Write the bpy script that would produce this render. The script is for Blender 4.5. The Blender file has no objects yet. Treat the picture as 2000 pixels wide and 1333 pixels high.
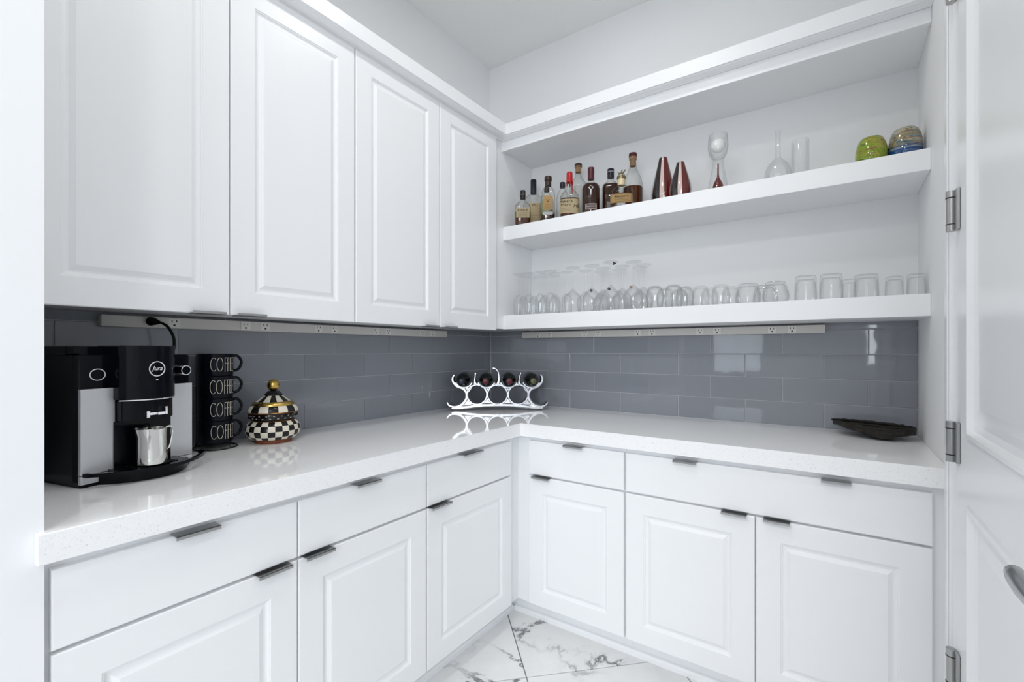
import bpy, bmesh, math, random
from mathutils import Vector, Matrix
random.seed(7)
S = bpy.context.scene
COL = S.collection
PI = math.pi

# ------------------------------------------------------------------ camera, light, exposure
CX, CY, CZ, YAW = 1.8063, -2.3514, 1.2572, 0.6081
cam = bpy.data.cameras.new('camera'); co = bpy.data.objects.new('camera', cam); COL.objects.link(co)
cam.sensor_width = 36; cam.lens = 904.4 * 36 / 2000; cam.clip_start = 0.02
cam.shift_y = (683.9 - 666.5) / 2000
co.location = (CX, CY, CZ); co.rotation_euler = (PI / 2, 0, YAW)
S.camera = co

w = bpy.data.worlds.new('world'); S.world = w; w.use_nodes = True
w.node_tree.nodes['Background'].inputs[0].default_value = (.78, .88, 1, 1)
w.node_tree.nodes['Background'].inputs[1].default_value = 1.2

def area(name, loc, rot, sx, sy, power, col, shape='RECTANGLE', spread=PI):
    l = bpy.data.lights.new(name, 'AREA'); l.shape = shape; l.size = sx
    if shape in ('RECTANGLE', 'ELLIPSE'): l.size_y = sy
    l.energy = power; l.color = col; l.spread = spread
    o = bpy.data.objects.new(name, l); COL.objects.link(o); o.location = loc; o.rotation_euler = rot
    return o
DAY = (.86, .93, 1); LED = (1, .975, .94)
area('daylight_window', (.45, -6.28, 1.4), (PI / 2, 0, 0), .7, 1.0, 7, DAY)
area('daylight_fill', (3.2, -6.28, 1.85), (PI / 2, 0, 0), 2.0, 1.6, 86, DAY)  # fill lamp at window_2, widened and raised to shape the light
area('pantry_can', (1.15, -.98, 3.035), (0, 0, 0), .16, .16, 3.7, LED, 'DISK')
area('pantry_fill', (1.15, -1.75, 3.035), (0, 0, 0), .16, .16, 5.3, LED, 'DISK')  # extra ceiling lamp, added to brighten the counters
area('kitchen_fill_a', (.6, -3.5, 3.035), (0, 0, 0), .3, .3, 17, LED, 'DISK')  # the three kitchen ceiling lamps are added as soft fill
area('kitchen_fill_b', (2.2, -3.5, 3.035), (0, 0, 0), .3, .3, 17, LED, 'DISK')
area('kitchen_fill_c', (1.4, -5.0, 3.035), (0, 0, 0), .3, .3, 17, LED, 'DISK')
vs = S.view_settings
vs.view_transform = 'Standard'; vs.look = 'None'; vs.gamma = 1; vs.use_curve_mapping = False
vs.exposure = 0.07
S.cycles.transparent_max_bounces = 64
S.cycles.max_bounces = 16; S.cycles.diffuse_bounces = 10
S.cycles.caustics_reflective = False; S.cycles.caustics_refractive = False

# ------------------------------------------------------------------ materials
def mat(name, col, rough=.5, metal=0, spec=.5, coat=0, trans=0, ior=1.45):
    m = bpy.data.materials.new(name); m.use_nodes = True
    b = m.node_tree.nodes['Principled BSDF']
    b.inputs['Base Color'].default_value = (*col, 1); b.inputs['Roughness'].default_value = rough
    b.inputs['Metallic'].default_value = metal; b.inputs['Specular IOR Level'].default_value = spec
    b.inputs['Coat Weight'].default_value = coat; b.inputs['Coat Roughness'].default_value = .04
    b.inputs['Transmission Weight'].default_value = trans; b.inputs['IOR'].default_value = ior
    return m
def N(m, t, **k):
    n = m.node_tree.nodes.new(t)
    for a, v in k.items(): setattr(n, a, v)
    return n
def L(m, a, b): m.node_tree.links.new(a, b)
def P(m): return m.node_tree.nodes['Principled BSDF']
def noise(m, scale, detail=4, rough=.5, vec=None, dist=0):
    n = N(m, 'ShaderNodeTexNoise'); n.inputs['Scale'].default_value = scale
    n.inputs['Detail'].default_value = detail; n.inputs['Roughness'].default_value = rough
    n.inputs['Distortion'].default_value = dist
    if vec is None:
        tc = N(m, 'ShaderNodeTexCoord'); vec = tc.outputs['Object']
    L(m, vec, n.inputs['Vector']); return n
def ramp(m, src, stops, interp='LINEAR'):
    r = N(m, 'ShaderNodeValToRGB'); r.color_ramp.interpolation = interp
    e = r.color_ramp.elements
    while len(e) < len(stops): e.new(.5)
    for el, (p, c) in zip(e, stops): el.position = p; el.color = (*c, 1)
    L(m, src, r.inputs[0]); return r
def bump(m, src, strength, dist=.01):
    b = N(m, 'ShaderNodeBump'); b.inputs['Strength'].default_value = strength; b.inputs['Distance'].default_value = dist
    L(m, src, b.inputs['Height']); L(m, b.outputs[0], P(m).inputs['Normal'])

M = {}
M['paint'] = mat('wall_paint', (.80, .805, .81), .65, spec=.3)
n = noise(M['paint'], 260, 3); bump(M['paint'], n.outputs[0], .06, .002)
M['ceil'] = mat('ceiling_paint', (.84, .84, .83), .8, spec=.2)
n = noise(M['ceil'], 160, 3); bump(M['ceil'], n.outputs[0], .08, .002)
M['white'] = mat('cabinet_lacquer', (.83, .838, .85), .32, spec=.45)
M['trim'] = mat('trim_gloss', (.84, .848, .86), .25, spec=.5)
M['inside'] = mat('cabinet_inside', (.62, .62, .62), .6)
M['nickel'] = mat('brushed_nickel', (.42, .42, .42), .28, 1)
M['chrome'] = mat('polished_chrome', (.85, .86, .88), .06, 1)
M['alu'] = mat('cast_aluminium', (.74, .75, .78), .27, 1)
n = noise(M['alu'], 60, 3); bump(M['alu'], n.outputs[0], .15, .003)
M['jug'] = mat('jug_steel', (.78, .77, .74), .10, 1)
n = noise(M['jug'], 18, 1); bump(M['jug'], n.outputs[0], .25, .01)
M['silver'] = mat('machine_silver', (.62, .63, .65), .38, .55)
M['black'] = mat('gloss_black_plastic', (.003, .0033, .006), .12, spec=.18)
M['matblack'] = mat('matte_black', (.004, .004, .005), .5, spec=.2)
M['navy'] = mat('mug_glaze', (.004, .005, .010), .22, spec=.22)
M['letter'] = mat('cream_letter', (.80, .74, .62), .5)
M['emblem'] = mat('emblem_white', (.82, .83, .85), .35)
M['wire'] = mat('black_wire', (.008, .008, .009), .35)
M['plasticwhite'] = mat('strip_plastic', (.60, .58, .55), .4)
M['outlet'] = mat('outlet_face', (.72, .70, .67), .35)
M['hole'] = mat('outlet_slot', (.01, .01, .01), .6)
M['gold'] = mat('gold_leaf', (.62, .42, .12), .25, 1)
M['terra'] = mat('terracotta', (.26, .07, .03), .55)
M['ckblack'] = mat('enamel_black', (.008, .007, .008), .15)
M['ckwhite'] = mat('enamel_cream', (.78, .72, .60), .2)
M['bronze'] = mat('bronze_band', (.30, .15, .05), .3, .7)

# quartz
m = mat('quartz', (.7, .7, .7), .05, spec=.30); M['quartz'] = m
n1 = noise(m, 300, 2, .6); r1 = ramp(m, n1.outputs[0], [(.0, (.88, .88, .885)), (.64, (.88, .88, .885)), (.74, (.58, .58, .59)), (1, (.54, .54, .56))])
n2 = noise(m, 480, 2, .5); r2 = ramp(m, n2.outputs[0], [(.30, (.55, .55, .56)), (.40, (1, 1, 1)), (1, (1, 1, 1))])
mx = N(m, 'ShaderNodeMix', data_type='RGBA', blend_type='MULTIPLY'); mx.inputs[0].default_value = .25
L(m, r1.outputs[0], mx.inputs[6]); L(m, r2.outputs[0], mx.inputs[7]); L(m, mx.outputs[2], P(m).inputs['Base Color'])

# glazed tile, slightly wavy
m = mat('grey_glazed_tile', (.155, .168, .195), .03, spec=.5); M['tile'] = m
oi = N(m, 'ShaderNodeObjectInfo'); tc = N(m, 'ShaderNodeTexCoord')
va = N(m, 'ShaderNodeVectorMath', operation='MULTIPLY_ADD'); va.inputs[1].default_value = (1, 1, 1)
cmb = N(m, 'ShaderNodeCombineXYZ'); mu = N(m, 'ShaderNodeMath', operation='MULTIPLY'); mu.inputs[1].default_value = 37
L(m, oi.outputs['Random'], mu.inputs[0]); L(m, mu.outputs[0], cmb.inputs[0]); L(m, tc.outputs['Object'], va.inputs[0]); L(m, cmb.outputs[0], va.inputs[2])
n = noise(m, 9, 1, .4, va.outputs[0]); bump(m, n.outputs[0], .045, .012)
r = ramp(m, oi.outputs['Random'], [(0, (.235, .250, .280)), (1, (.26, .275, .305))]); L(m, r.outputs[0], P(m).inputs['Base Color'])
M['grout'] = mat('grout', (.50, .51, .53), .8)
M['floorgrout'] = mat('floor_grout', (.22, .22, .23), .8)

# marble floor tile
m = mat('marble_tile', (.72, .72, .71), .16, spec=.5); M['marble'] = m
oi = N(m, 'ShaderNodeObjectInfo'); tc = N(m, 'ShaderNodeTexCoord')
cmb = N(m, 'ShaderNodeCombineXYZ'); mu = N(m, 'ShaderNodeMath', operation='MULTIPLY'); mu.inputs[1].default_value = 53
va = N(m, 'ShaderNodeVectorMath', operation='ADD')
L(m, oi.outputs['Random'], mu.inputs[0]); L(m, mu.outputs[0], cmb.inputs[0]); L(m, mu.outputs[0], cmb.inputs[2]); L(m, tc.outputs['Object'], va.inputs[0]); L(m, cmb.outputs[0], va.inputs[1])
n1 = noise(m, 1.3, 9, .60, va.outputs[0], .5)
ab = N(m, 'ShaderNodeMath', operation='SUBTRACT'); ab.inputs[1].default_value = .5; L(m, n1.outputs[0], ab.inputs[0])
ab2 = N(m, 'ShaderNodeMath', operation='ABSOLUTE'); L(m, ab.outputs[0], ab2.inputs[0])
v1 = ramp(m, ab2.outputs[0], [(0, (.20, .20, .21)), (.005, (.36, .36, .37)), (.013, (.86, .86, .87)), (.03, (1, 1, 1))])
n2 = noise(m, 1.4, 3, .5, va.outputs[0]); gate = ramp(m, n2.outputs[0], [(.40, (0, 0, 0)), (.52, (1, 1, 1))])
bs = N(m, 'ShaderNodeMix', data_type='RGBA'); L(m, gate.outputs[0], bs.inputs[0]); bs.inputs[6].default_value = (.82, .82, .81, 1)
mv = N(m, 'ShaderNodeMix', data_type='RGBA', blend_type='MULTIPLY'); mv.inputs[0].default_value = 1; mv.inputs[6].default_value = (.82, .82, .81, 1)
L(m, v1.outputs[0], mv.inputs[7]); L(m, mv.outputs[2], bs.inputs[7])
n3 = noise(m, 5, 5, .6, va.outputs[0]); r3 = ramp(m, n3.outputs[0], [(.3, (.90, .90, .91)), (.6, (1, 1, 1))])
ml = N(m, 'ShaderNodeMix', data_type='RGBA', blend_type='MULTIPLY'); ml.inputs[0].default_value = 1
L(m, bs.outputs[2], ml.inputs[6]); L(m, r3.outputs[0], ml.inputs[7]); L(m, ml.outputs[2], P(m).inputs['Base Color'])

# thin clear glass: fresnel reflection over slightly tinted transmission
def thin_glass(name, clear=(.97, .98, .98), edge=(.50, .53, .54), rough=.02, p=3.0, refl=1.0):
    m = bpy.data.materials.new(name); m.use_nodes = True; nt = m.node_tree; nt.nodes.clear()
    out = N(m, 'ShaderNodeOutputMaterial'); mix = N(m, 'ShaderNodeMixShader'); tr = N(m, 'ShaderNodeBsdfTransparent')
    gl = N(m, 'ShaderNodeBsdfGlossy'); gl.inputs['Roughness'].default_value = rough
    fr = N(m, 'ShaderNodeFresnel'); fr.inputs[0].default_value = 1.4
    ge = N(m, 'ShaderNodeNewGeometry'); inv = N(m, 'ShaderNodeMath', operation='MULTIPLY'); inv.inputs[1].default_value = refl
    lw = N(m, 'ShaderNodeLayerWeight'); lw.inputs[0].default_value = .5
    pw = N(m, 'ShaderNodeMath', operation='POWER'); pw.inputs[1].default_value = p
    cm = N(m, 'ShaderNodeMix', data_type='RGBA'); cm.inputs[6].default_value = (*clear, 1); cm.inputs[7].default_value = (*edge, 1)
    L(m, lw.outputs['Facing'], pw.inputs[0]); L(m, pw.outputs[0], cm.inputs[0]); L(m, cm.outputs[2], tr.inputs[0])
    mn = N(m, 'ShaderNodeMath', operation='MINIMUM'); mn.inputs[1].default_value = .22
    L(m, fr.outputs[0], inv.inputs[0]); L(m, inv.outputs[0], mn.inputs[0]); L(m, mn.outputs[0], mix.inputs[0])
    L(m, tr.outputs[0], mix.inputs[1]); L(m, gl.outputs[0], mix.inputs[2]); L(m, mix.outputs[0], out.inputs[0])
    return m
M['glass'] = thin_glass('clear_glass', (.998, .999, .999), (.92, .93, .935), .02, 4.0, 1.0)
M['thickglass'] = thin_glass('thick_glass', (.993, .995, .995), (.60, .63, .64), .02, 5.0, 1.0)
M['bottle'] = thin_glass('bottle_glass', (.97, .975, .965), (.30, .32, .30), .02, 4, .6)
def liquid(name, col, tr, mixf):
    m = mat(name, col, .06); b = P(m); out = m.node_tree.nodes['Material Output']
    t = N(m, 'ShaderNodeBsdfTransparent'); t.inputs[0].default_value = (*tr, 1)
    x = N(m, 'ShaderNodeMixShader'); x.inputs[0].default_value = mixf
    L(m, b.outputs[0], x.inputs[1]); L(m, t.outputs[0], x.inputs[2]); L(m, x.outputs[0], out.inputs[0]); return m
M['amber'] = liquid('dark_amber', (.085, .022, .004), (.42, .14, .03), .25)
M['darkamber'] = liquid('deep_mahogany', (.035, .009, .003), (.25, .06, .01), .15)
M['paleamber'] = liquid('pale_amber', (.16, .08, .015), (.75, .50, .12), .55)
M['labelcream'] = mat('paper_cream', (.72, .60, .38), .6)
M['labeltan'] = mat('paper_tan', (.62, .42, .18), .6)
M['labelorange'] = mat('paper_orange', (.66, .45, .20), .6)
M['labelwhite'] = mat('paper_white', (.72, .72, .70), .6)
M['labelgreen'] = mat('paper_green', (.46, .50, .24), .6)
M['labelrose'] = mat('plate_rose', (.62, .50, .48), .4)
M['ink'] = mat('ink', (.015, .012, .012), .6)
M['redwax'] = mat('red_wax', (.42, .010, .012), .3)
M['burgundy'] = mat('burgundy_foil', (.075, .010, .016), .35)
M['navycap'] = mat('navy_cap', (.008, .009, .018), .35)
M['browncap'] = mat('brown_stopper', (.035, .016, .010), .4)
M['cork'] = mat('cork', (.28, .17, .09), .8)
M['antique'] = mat('antique_metal', (.22, .18, .10), .35, .9)
M['wax'] = mat('candle_white', (.85, .85, .84), .5)
M['redglass'] = mat('red_glass', (.11, .007, .005), .05, coat=.3)
M['blackglass'] = mat('black_glass', (.010, .003, .004), .05, coat=.5)
M['pinkglass'] = mat('pale_pink_glass', (.66, .52, .48), .08, coat=.5)
def swirl(name, stops, sc):
    m = mat(name, (.5, .5, .5), .07, coat=.6)
    tc = N(m, 'ShaderNodeTexCoord'); mp = N(m, 'ShaderNodeMapping'); mp.inputs['Scale'].default_value = (9, 9, 40 * sc)
    mp.inputs['Rotation'].default_value = (.16, .12, 0)
    L(m, tc.outputs['Object'], mp.inputs[0]); n = noise(m, 1.0, 4, .6, mp.outputs[0], 1.2)
    r = ramp(m, n.outputs[0], stops); L(m, r.outputs[0], P(m).inputs['Base Color']); return m
M['greenswirl'] = swirl('green_swirl_glass', [(.36, (.03, .06, .004)), (.42, (.26, .34, .012)), (.49, (.14, .22, .006)), (.54, (.34, .36, .03)), (.60, (.16, .06, .012)), (.65, (.28, .33, .02))], .9)
m = mat('blue_swirl_glass', (.5, .5, .5), .07, coat=.6); M['blueswirl'] = m
tc = N(m, 'ShaderNodeTexCoord'); mp = N(m, 'ShaderNodeMapping'); mp.inputs['Scale'].default_value = (8, 8, 46); mp.inputs['Rotation'].default_value = (.16, .12, 0)
L(m, tc.outputs['Object'], mp.inputs[0]); n = noise(m, 1.0, 4, .62, mp.outputs[0], 1.2)
ra = ramp(m, n.outputs[0], [(.36, (.01, .07, .16)), (.42, (.05, .14, .14)), (.46, (.40, .33, .16)), (.51, (.14, .07, .03)), (.55, (.46, .42, .30)), (.60, (.015, .12, .22))])
rb = ramp(m, n.outputs[0], [(.35, (.004, .03, .13)), (.52, (.006, .07, .24)), (.60, (.30, .34, .30)), (.66, (.004, .05, .18))])
sx = N(m, 'ShaderNodeSeparateXYZ'); L(m, tc.outputs['Object'], sx.inputs[0])
rz = ramp(m, sx.outputs[2], [(.046, (0, 0, 0)), (.058, (1, 1, 1))])
mm = N(m, 'ShaderNodeMix', data_type='RGBA'); L(m, rz.outputs[0], mm.inputs[0]); L(m, rb.outputs[0], mm.inputs[6]); L(m, ra.outputs[0], mm.inputs[7]); L(m, mm.outputs[2], P(m).inputs['Base Color'])
# dark rough timber
m = mat('dark_driftwood', (.03, .02, .012), .55); M['wood'] = m
tc = N(m, 'ShaderNodeTexCoord'); mp = N(m, 'ShaderNodeMapping'); mp.inputs['Scale'].default_value = (6, 60, 60); L(m, tc.outputs['Object'], mp.inputs[0])
n = noise(m, 2, 6, .65, mp.outputs[0], .6); r = ramp(m, n.outputs[0], [(.35, (.003, .0025, .002)), (.54, (.008, .0055, .0035)), (.70, (.055, .034, .011))])
L(m, r.outputs[0], P(m).inputs['Base Color']); bump(m, n.outputs[0], .6, .01)

# ------------------------------------------------------------------ mesh helpers
def box(bm, x0, x1, y0, y1, z0, z1, bev=0):
    if x0 > x1: x0, x1 = x1, x0
    if y0 > y1: y0, y1 = y1, y0
    v = [bm.verts.new((x, y, z)) for z in (z0, z1) for y in (y0, y1) for x in (x0, x1)]
    f = [bm.faces.new([v[i] for i in q]) for q in ((0, 2, 3, 1), (4, 5, 7, 6), (0, 1, 5, 4), (2, 6, 7, 3), (0, 4, 6, 2), (1, 3, 7, 5))]
    if bev:
        es = list({e for q in f for e in q.edges})
        bmesh.ops.bevel(bm, geom=es, offset=bev, segments=2, profile=.5, affect='EDGES')
def nb(*boxes, bev=0):
    bm = bmesh.new()
    for b in boxes: box(bm, *b, bev=bev)
    return bm
def lathe(prof, seg=32, bm=None, sup=None, sy=1, c=(0, 0, 0), matf=None, closed=False):
    """revolve (r, z) pairs; sup = superellipse exponent for squarish bottles"""
    bm = bm or bmesh.new(); rings = []
    for r, z in prof:
        if r < 1e-6: rings.append([bm.verts.new((c[0], c[1], c[2] + z))]); continue
        ring = []
        for i in range(seg):
            a = 2 * PI * i / seg; ca, sa = math.cos(a), math.sin(a); k = 1
            if sup: k = (abs(ca) ** sup + abs(sa) ** sup) ** (-1 / sup)
            ring.append(bm.verts.new((c[0] + r * k * ca, c[1] + r * k * sa * sy, c[2] + z)))
        rings.append(ring)
    pairs = list(zip(rings, rings[1:]))
    if closed: pairs.append((rings[-1], rings[0]))
    for j, (A, B) in enumerate(pairs):
        for i in range(seg):
            k = (i + 1) % seg
            if len(A) == 1 and len(B) == 1: continue
            if len(A) == 1: f = bm.faces.new((A[0], B[i], B[k]))
            elif len(B) == 1: f = bm.faces.new((A[i], A[k], B[0]))
            else: f = bm.faces.new((A[i], A[k], B[k], B[i]))
            f.smooth = True
            if matf: f.material_index = matf(j, i)
    return bm
def tube(pts, r, seg=8, bm=None, closed=False, flat=None):
    bm = bm or bmesh.new(); pts = [Vector(p) for p in pts]; n = len(pts); rings = []; up = None
    for i, p in enumerate(pts):
        a = pts[(i - 1) % n] if (closed or i) else p; b = pts[(i + 1) % n] if (closed or i < n - 1) else p
        t = (b - a).normalized()
        if up is None:
            up = Vector((0, 0, 1)) if abs(t.z) < .9 else Vector((1, 0, 0))
        s = t.cross(up).normalized(); u = s.cross(t).normalized(); up = u
        rr = r[i] if isinstance(r, (list, tuple)) else r
        rings.append([bm.verts.new(p + s * (rr * math.cos(q)) + u * (rr * math.sin(q))) for q in (2 * PI * k / seg for k in range(seg))])
    rng = range(n if closed else n - 1)
    for i in rng:
        A, B = rings[i], rings[(i + 1) % n]
        for k in range(seg):
            f = bm.faces.new((A[k], A[(k + 1) % seg], B[(k + 1) % seg], B[k])); f.smooth = True
    if not closed:
        bm.faces.new(rings[0][::-1]); bm.faces.new(rings[-1])
    return bm
def prism(poly, z0, z1, bm=None, bev=0):
    bm = bm or bmesh.new()
    A = [bm.verts.new((x, y, z0)) for x, y in poly]; B = [bm.verts.new((x, y, z1)) for x, y in poly]; n = len(poly)
    fs = [bm.faces.new(A[::-1]), bm.faces.new(B)] + [bm.faces.new((A[i], A[(i + 1) % n], B[(i + 1) % n], B[i])) for i in range(n)]
    if bev: bmesh.ops.bevel(bm, geom=list({e for f in fs for e in f.edges}), offset=bev, segments=2, profile=.5, affect='EDGES')
    return bm
def sweep(prof, path, bm=None):
    """profile given per path station as list of 3D loops already placed"""
    bm = bm or bmesh.new(); R = [[bm.verts.new(p) for p in st] for st in path]
    n = len(R[0])
    for A, B in zip(R, R[1:]):
        for k in range(n): bm.faces.new((A[k], A[(k + 1) % n], B[(k + 1) % n], B[k]))
    bm.faces.new(R[0][::-1]); bm.faces.new(R[-1]); return bm

def W(parent):
    return parent.matrix_basis.translation if parent else Vector((0, 0, 0))
def obj(name, bm, material, parent=None, world=True, kind=None, recalc=True):
    """one mesh object; world=True: vertices are in world space and get moved into the parent's frame"""
    if recalc: bmesh.ops.recalc_face_normals(bm, faces=bm.faces)
    if world and parent is not None:
        q = parent; off = Vector()
        while q is not None: off += q.location; q = q.parent
        bmesh.ops.translate(bm, verts=bm.verts, vec=-off)
    me = bpy.data.meshes.new(name); bm.to_mesh(me); bm.free()
    if any(p.use_smooth for p in me.polygons): me.set_sharp_from_angle(angle=math.radians(38))
    for k in (material if isinstance(material, (list, tuple)) else [material]): me.materials.append(M[k])
    o = bpy.data.objects.new(name, me); COL.objects.link(o)
    if parent is not None: o.parent = parent
    if kind: o['kind'] = kind
    return o
def tag(o, label, cat, group=None):
    o['label'] = label; o['category'] = cat
    if group: o['group'] = group
    return o
def thing(name, label, cat, loc=(0, 0, 0), rz=0, group=None):
    o = bpy.data.objects.new(name, None); COL.objects.link(o); o.location = loc; o.rotation_euler = (0, 0, rz)
    o.empty_display_size = .05
    return tag(o, label, cat, group)
def copy_tree(o, parent=None):
    c = o.copy(); COL.objects.link(c); c.parent = parent
    for ch in list(o.children): copy_tree(ch, c)
    return c
def smooth(o):
    for f in o.data.polygons: f.use_smooth = True
    return o
def text_mesh(s, size, shear=0, xs=1.0, depth=.0004, bold=0):
    c = bpy.data.curves.new('lettering', 'FONT'); c.body = s; c.size = size; c.shear = shear
    c.align_x = 'CENTER'; c.align_y = 'CENTER'; c.extrude = depth; c.resolution_u = 3
    t = bpy.data.objects.new('lettering', c); COL.objects.link(t)
    bpy.context.view_layer.update()
    me = bpy.data.meshes.new_from_object(t.evaluated_get(bpy.context.evaluated_depsgraph_get()))
    bm = bmesh.new(); bm.from_mesh(me)
    bmesh.ops.triangulate(bm, faces=bm.faces[:])
    for v in bm.verts: v.co.x *= xs
    bpy.data.objects.remove(t); bpy.data.curves.remove(c); bpy.data.meshes.remove(me)
    for f in bm.faces: f.material_index = 0
    return bm

# ------------------------------------------------------------------ dimensions
CT, CB = .926, .869           # countertop top, underside
DL, DB = .64, .607            # counter depth along the two walls
XW = 2.07                     # face of the side wall
HC = 3.05                     # ceiling
YS = -2.145                   # wall stub by the opening
XS = .62                      # end of that stub
TH = .12

# ------------------------------------------------------------------ setting
def struct(name, bm, m, parent=None): return obj(name, bm, m, parent, kind='structure' if parent is None else None)
floor = struct('floor', nb((-2.2, 4.6, -6.4, .12, -.12, -.0035)), 'floorgrout')
struct('ceiling', nb((-2.2, 4.6, -6.4, .12, HC, HC + .1)), 'ceil')
wall_back = struct('wall_back', nb((-.12, XW + .12, 0, .12, 0, HC)), 'paint')
wall_left = struct('wall_left', nb((-.12, 0, YS - TH, 0, 0, HC)), 'paint')
DY0, DY1, DH = -.775, -1.69, 2.44
struct('wall_right', nb((XW, XW + TH, DY0, 0, 0, HC), (XW, XW + TH, YS - TH, DY1, 0, HC), (XW, XW + TH, DY1, DY0, DH, HC)), 'paint')
struct('wall_front', nb((0, XS, YS - TH, YS, 0, HC), (XS, XW, YS - TH, YS, 2.75, HC)), 'trim')
# the kitchen behind the opening
KY = -6.3
struct('wall_kitchen_left', nb((-2.2, -2.1, KY, YS - TH, 0, HC)), 'paint')
struct('wall_kitchen_right', nb((4.5, 4.6, KY, YS - TH, 0, HC)), 'paint')
struct('wall_kitchen_front', nb((-2.1, 0, YS - TH, YS - TH + .1, 0, HC), (XW + TH, 4.5, YS - TH, YS - TH + .1, 0, HC)), 'paint')
struct('wall_kitchen_far', nb((-2.2, .1, KY - .1, KY, 0, HC), (.8, 2.2, KY - .1, KY, 0, HC), (4.2, 4.6, KY - .1, KY, 0, HC),
       (.1, .8, KY - .1, KY, 0, .9), (.1, .8, KY - .1, KY, 1.9, HC), (2.2, 4.2, KY - .1, KY, 0, 1.05), (2.2, 4.2, KY - .1, KY, 2.65, HC)), 'paint')
def window(name, x0, x1, z0, z1):
    f = .06; xm = (x0 + x1) / 2
    return struct(name, nb((x0 - .02, x0 + f, KY - .06, KY + .01, z0 - .02, z1 + .02), (x1 - f, x1 + .02, KY - .06, KY + .01, z0 - .02, z1 + .02), (x0 + f, x1 - f, KY - .06, KY + .01, z0 - .02, z0 + f), (x0 + f, x1 - f, KY - .06, KY + .01, z1 - f, z1 + .02), (xm - .02, xm + .02, KY - .05, KY + .005, z0 + f, z1 - f)), 'trim')
window('window_1', .1, .8, .9, 1.9); window('window_2', 2.2, 4.2, 1.05, 2.65)  # window_2 made wide with a high sill to steer the daylight fill

# floor tiles laid on the diagonal
PT = .608; half = PT / 2 - .0022
def tile_bm(a, b, t, bev):
    return nb((-a, a, -b, b, -t, 0), bev=bev)
proto = None; c45 = math.sqrt(.5)
ox, oy = .837, -.861           # a grout crossing
for i in range(-9, 10):
    for j in range(-9, 10):
        uu, vv = (i + .5) * PT, (j + .5) * PT
        x, y = ox + (uu - vv) * c45, oy + (uu + vv) * c45
        if not (.05 < x + .43 and x - .43 < 2.05 and -3.3 < y and y < .1 and x > .25 and y < -.25): continue
        if proto is None:
            proto = obj('floor_tile', tile_bm(half, half, .01, .0012), 'marble', floor); o = proto
        else:
            o = proto.copy(); COL.objects.link(o)
        o.parent = floor; o.location = (x, y, 0); o.rotation_euler = (0, 0, PI / 4)

# backsplash
TP, RP = .2985, .1036
gr = nb((.012, XW - .001, -.0065, .0005, CT, 1.372)); obj('grout', gr, 'grout', wall_back)
gr = nb((-.0005, .0065, YS + .002, -.0065, CT, 1.372)); obj('grout', gr, 'grout', wall_left)
cache = {}
def put_tile(par, a0, a1, z0, z1, back):
    key = (round(a1 - a0, 3), round(z1 - z0, 3), back)
    ca, cz = (a0 + a1) / 2, (z0 + z1) / 2
    if key not in cache:
        h, k = (a1 - a0) / 2, (z1 - z0) / 2
        bm = nb((-h, h, 0, .0095, -k, k) if back else (0, .0095, -h, h, -k, k), bev=.0014)
        o = obj('tile', bm, 'tile', par, world=False); cache[key] = o
    else:
        o = cache[key].copy(); COL.objects.link(o); o.parent = par
    o.location = (ca, -.0098, cz) if back else (.0003, ca, cz)
for row in range(5):
    z0 = CT + .003 + row * RP; z1 = min(CT + (row + 1) * RP - .0003, 1.3715)
    s = .278 if row % 2 == 0 else .128
    js = [s + k * TP for k in range(-3, 9)]
    js = [.0125] + [j for j in js if .03 < j < XW - .02] + [XW - .001]
    for a, b in zip(js, js[1:]): put_tile(wall_back, a + .0016, b - .0016, z0, z1, True)
    s = -.078 if row % 2 == 0 else -.229
    js = [s - k * TP for k in range(-2, 9)]
    js = [YS + .003] + sorted(j for j in js if YS + .02 < j < -.03) + [-.0105]
    for a, b in zip(js, js[1:]): put_tile(wall_left, a + .0016, b - .0016, z0, z1, False)

# door in the side wall, with casing
tr = nb((2.052, XW, -.705, -.642, 0, DH + .02), (2.048, 2.0518, -.705, -.697, 0, DH + .02), (2.060, XW, DY0 + .001, -.7055, 0, DH + .02), (2.052, XW, DY1 - .085, DY1, 0, DH + .02), (2.052, XW, DY1 - .085, -.642, DH + .02, DH + .09), bev=.0015)
struct('trim_1', tr, 'trim')
door = bpy.data.objects.new('door_1', None); COL.objects.link(door); door.location = (2.06, DY0, 0); door['kind'] = 'structure'
door.empty_display_size = .05
def rect_loops(mapf, w, h, loops, bm, mi=0):
    """nested rectangles; loops = (inset, height)"""
    R = []
    for ins, n in loops:
        R.append([bm.verts.new(mapf(u, v, n)) for u, v in ((ins, ins), (w - ins, ins), (w - ins, h - ins), (ins, h - ins))])
    for A, B in zip(R, R[1:]):
        for k in range(4): bm.faces.new((A[k], A[(k + 1) % 4], B[(k + 1) % 4], B[k]))
    bm.faces.new(R[-1]); return R
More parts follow.
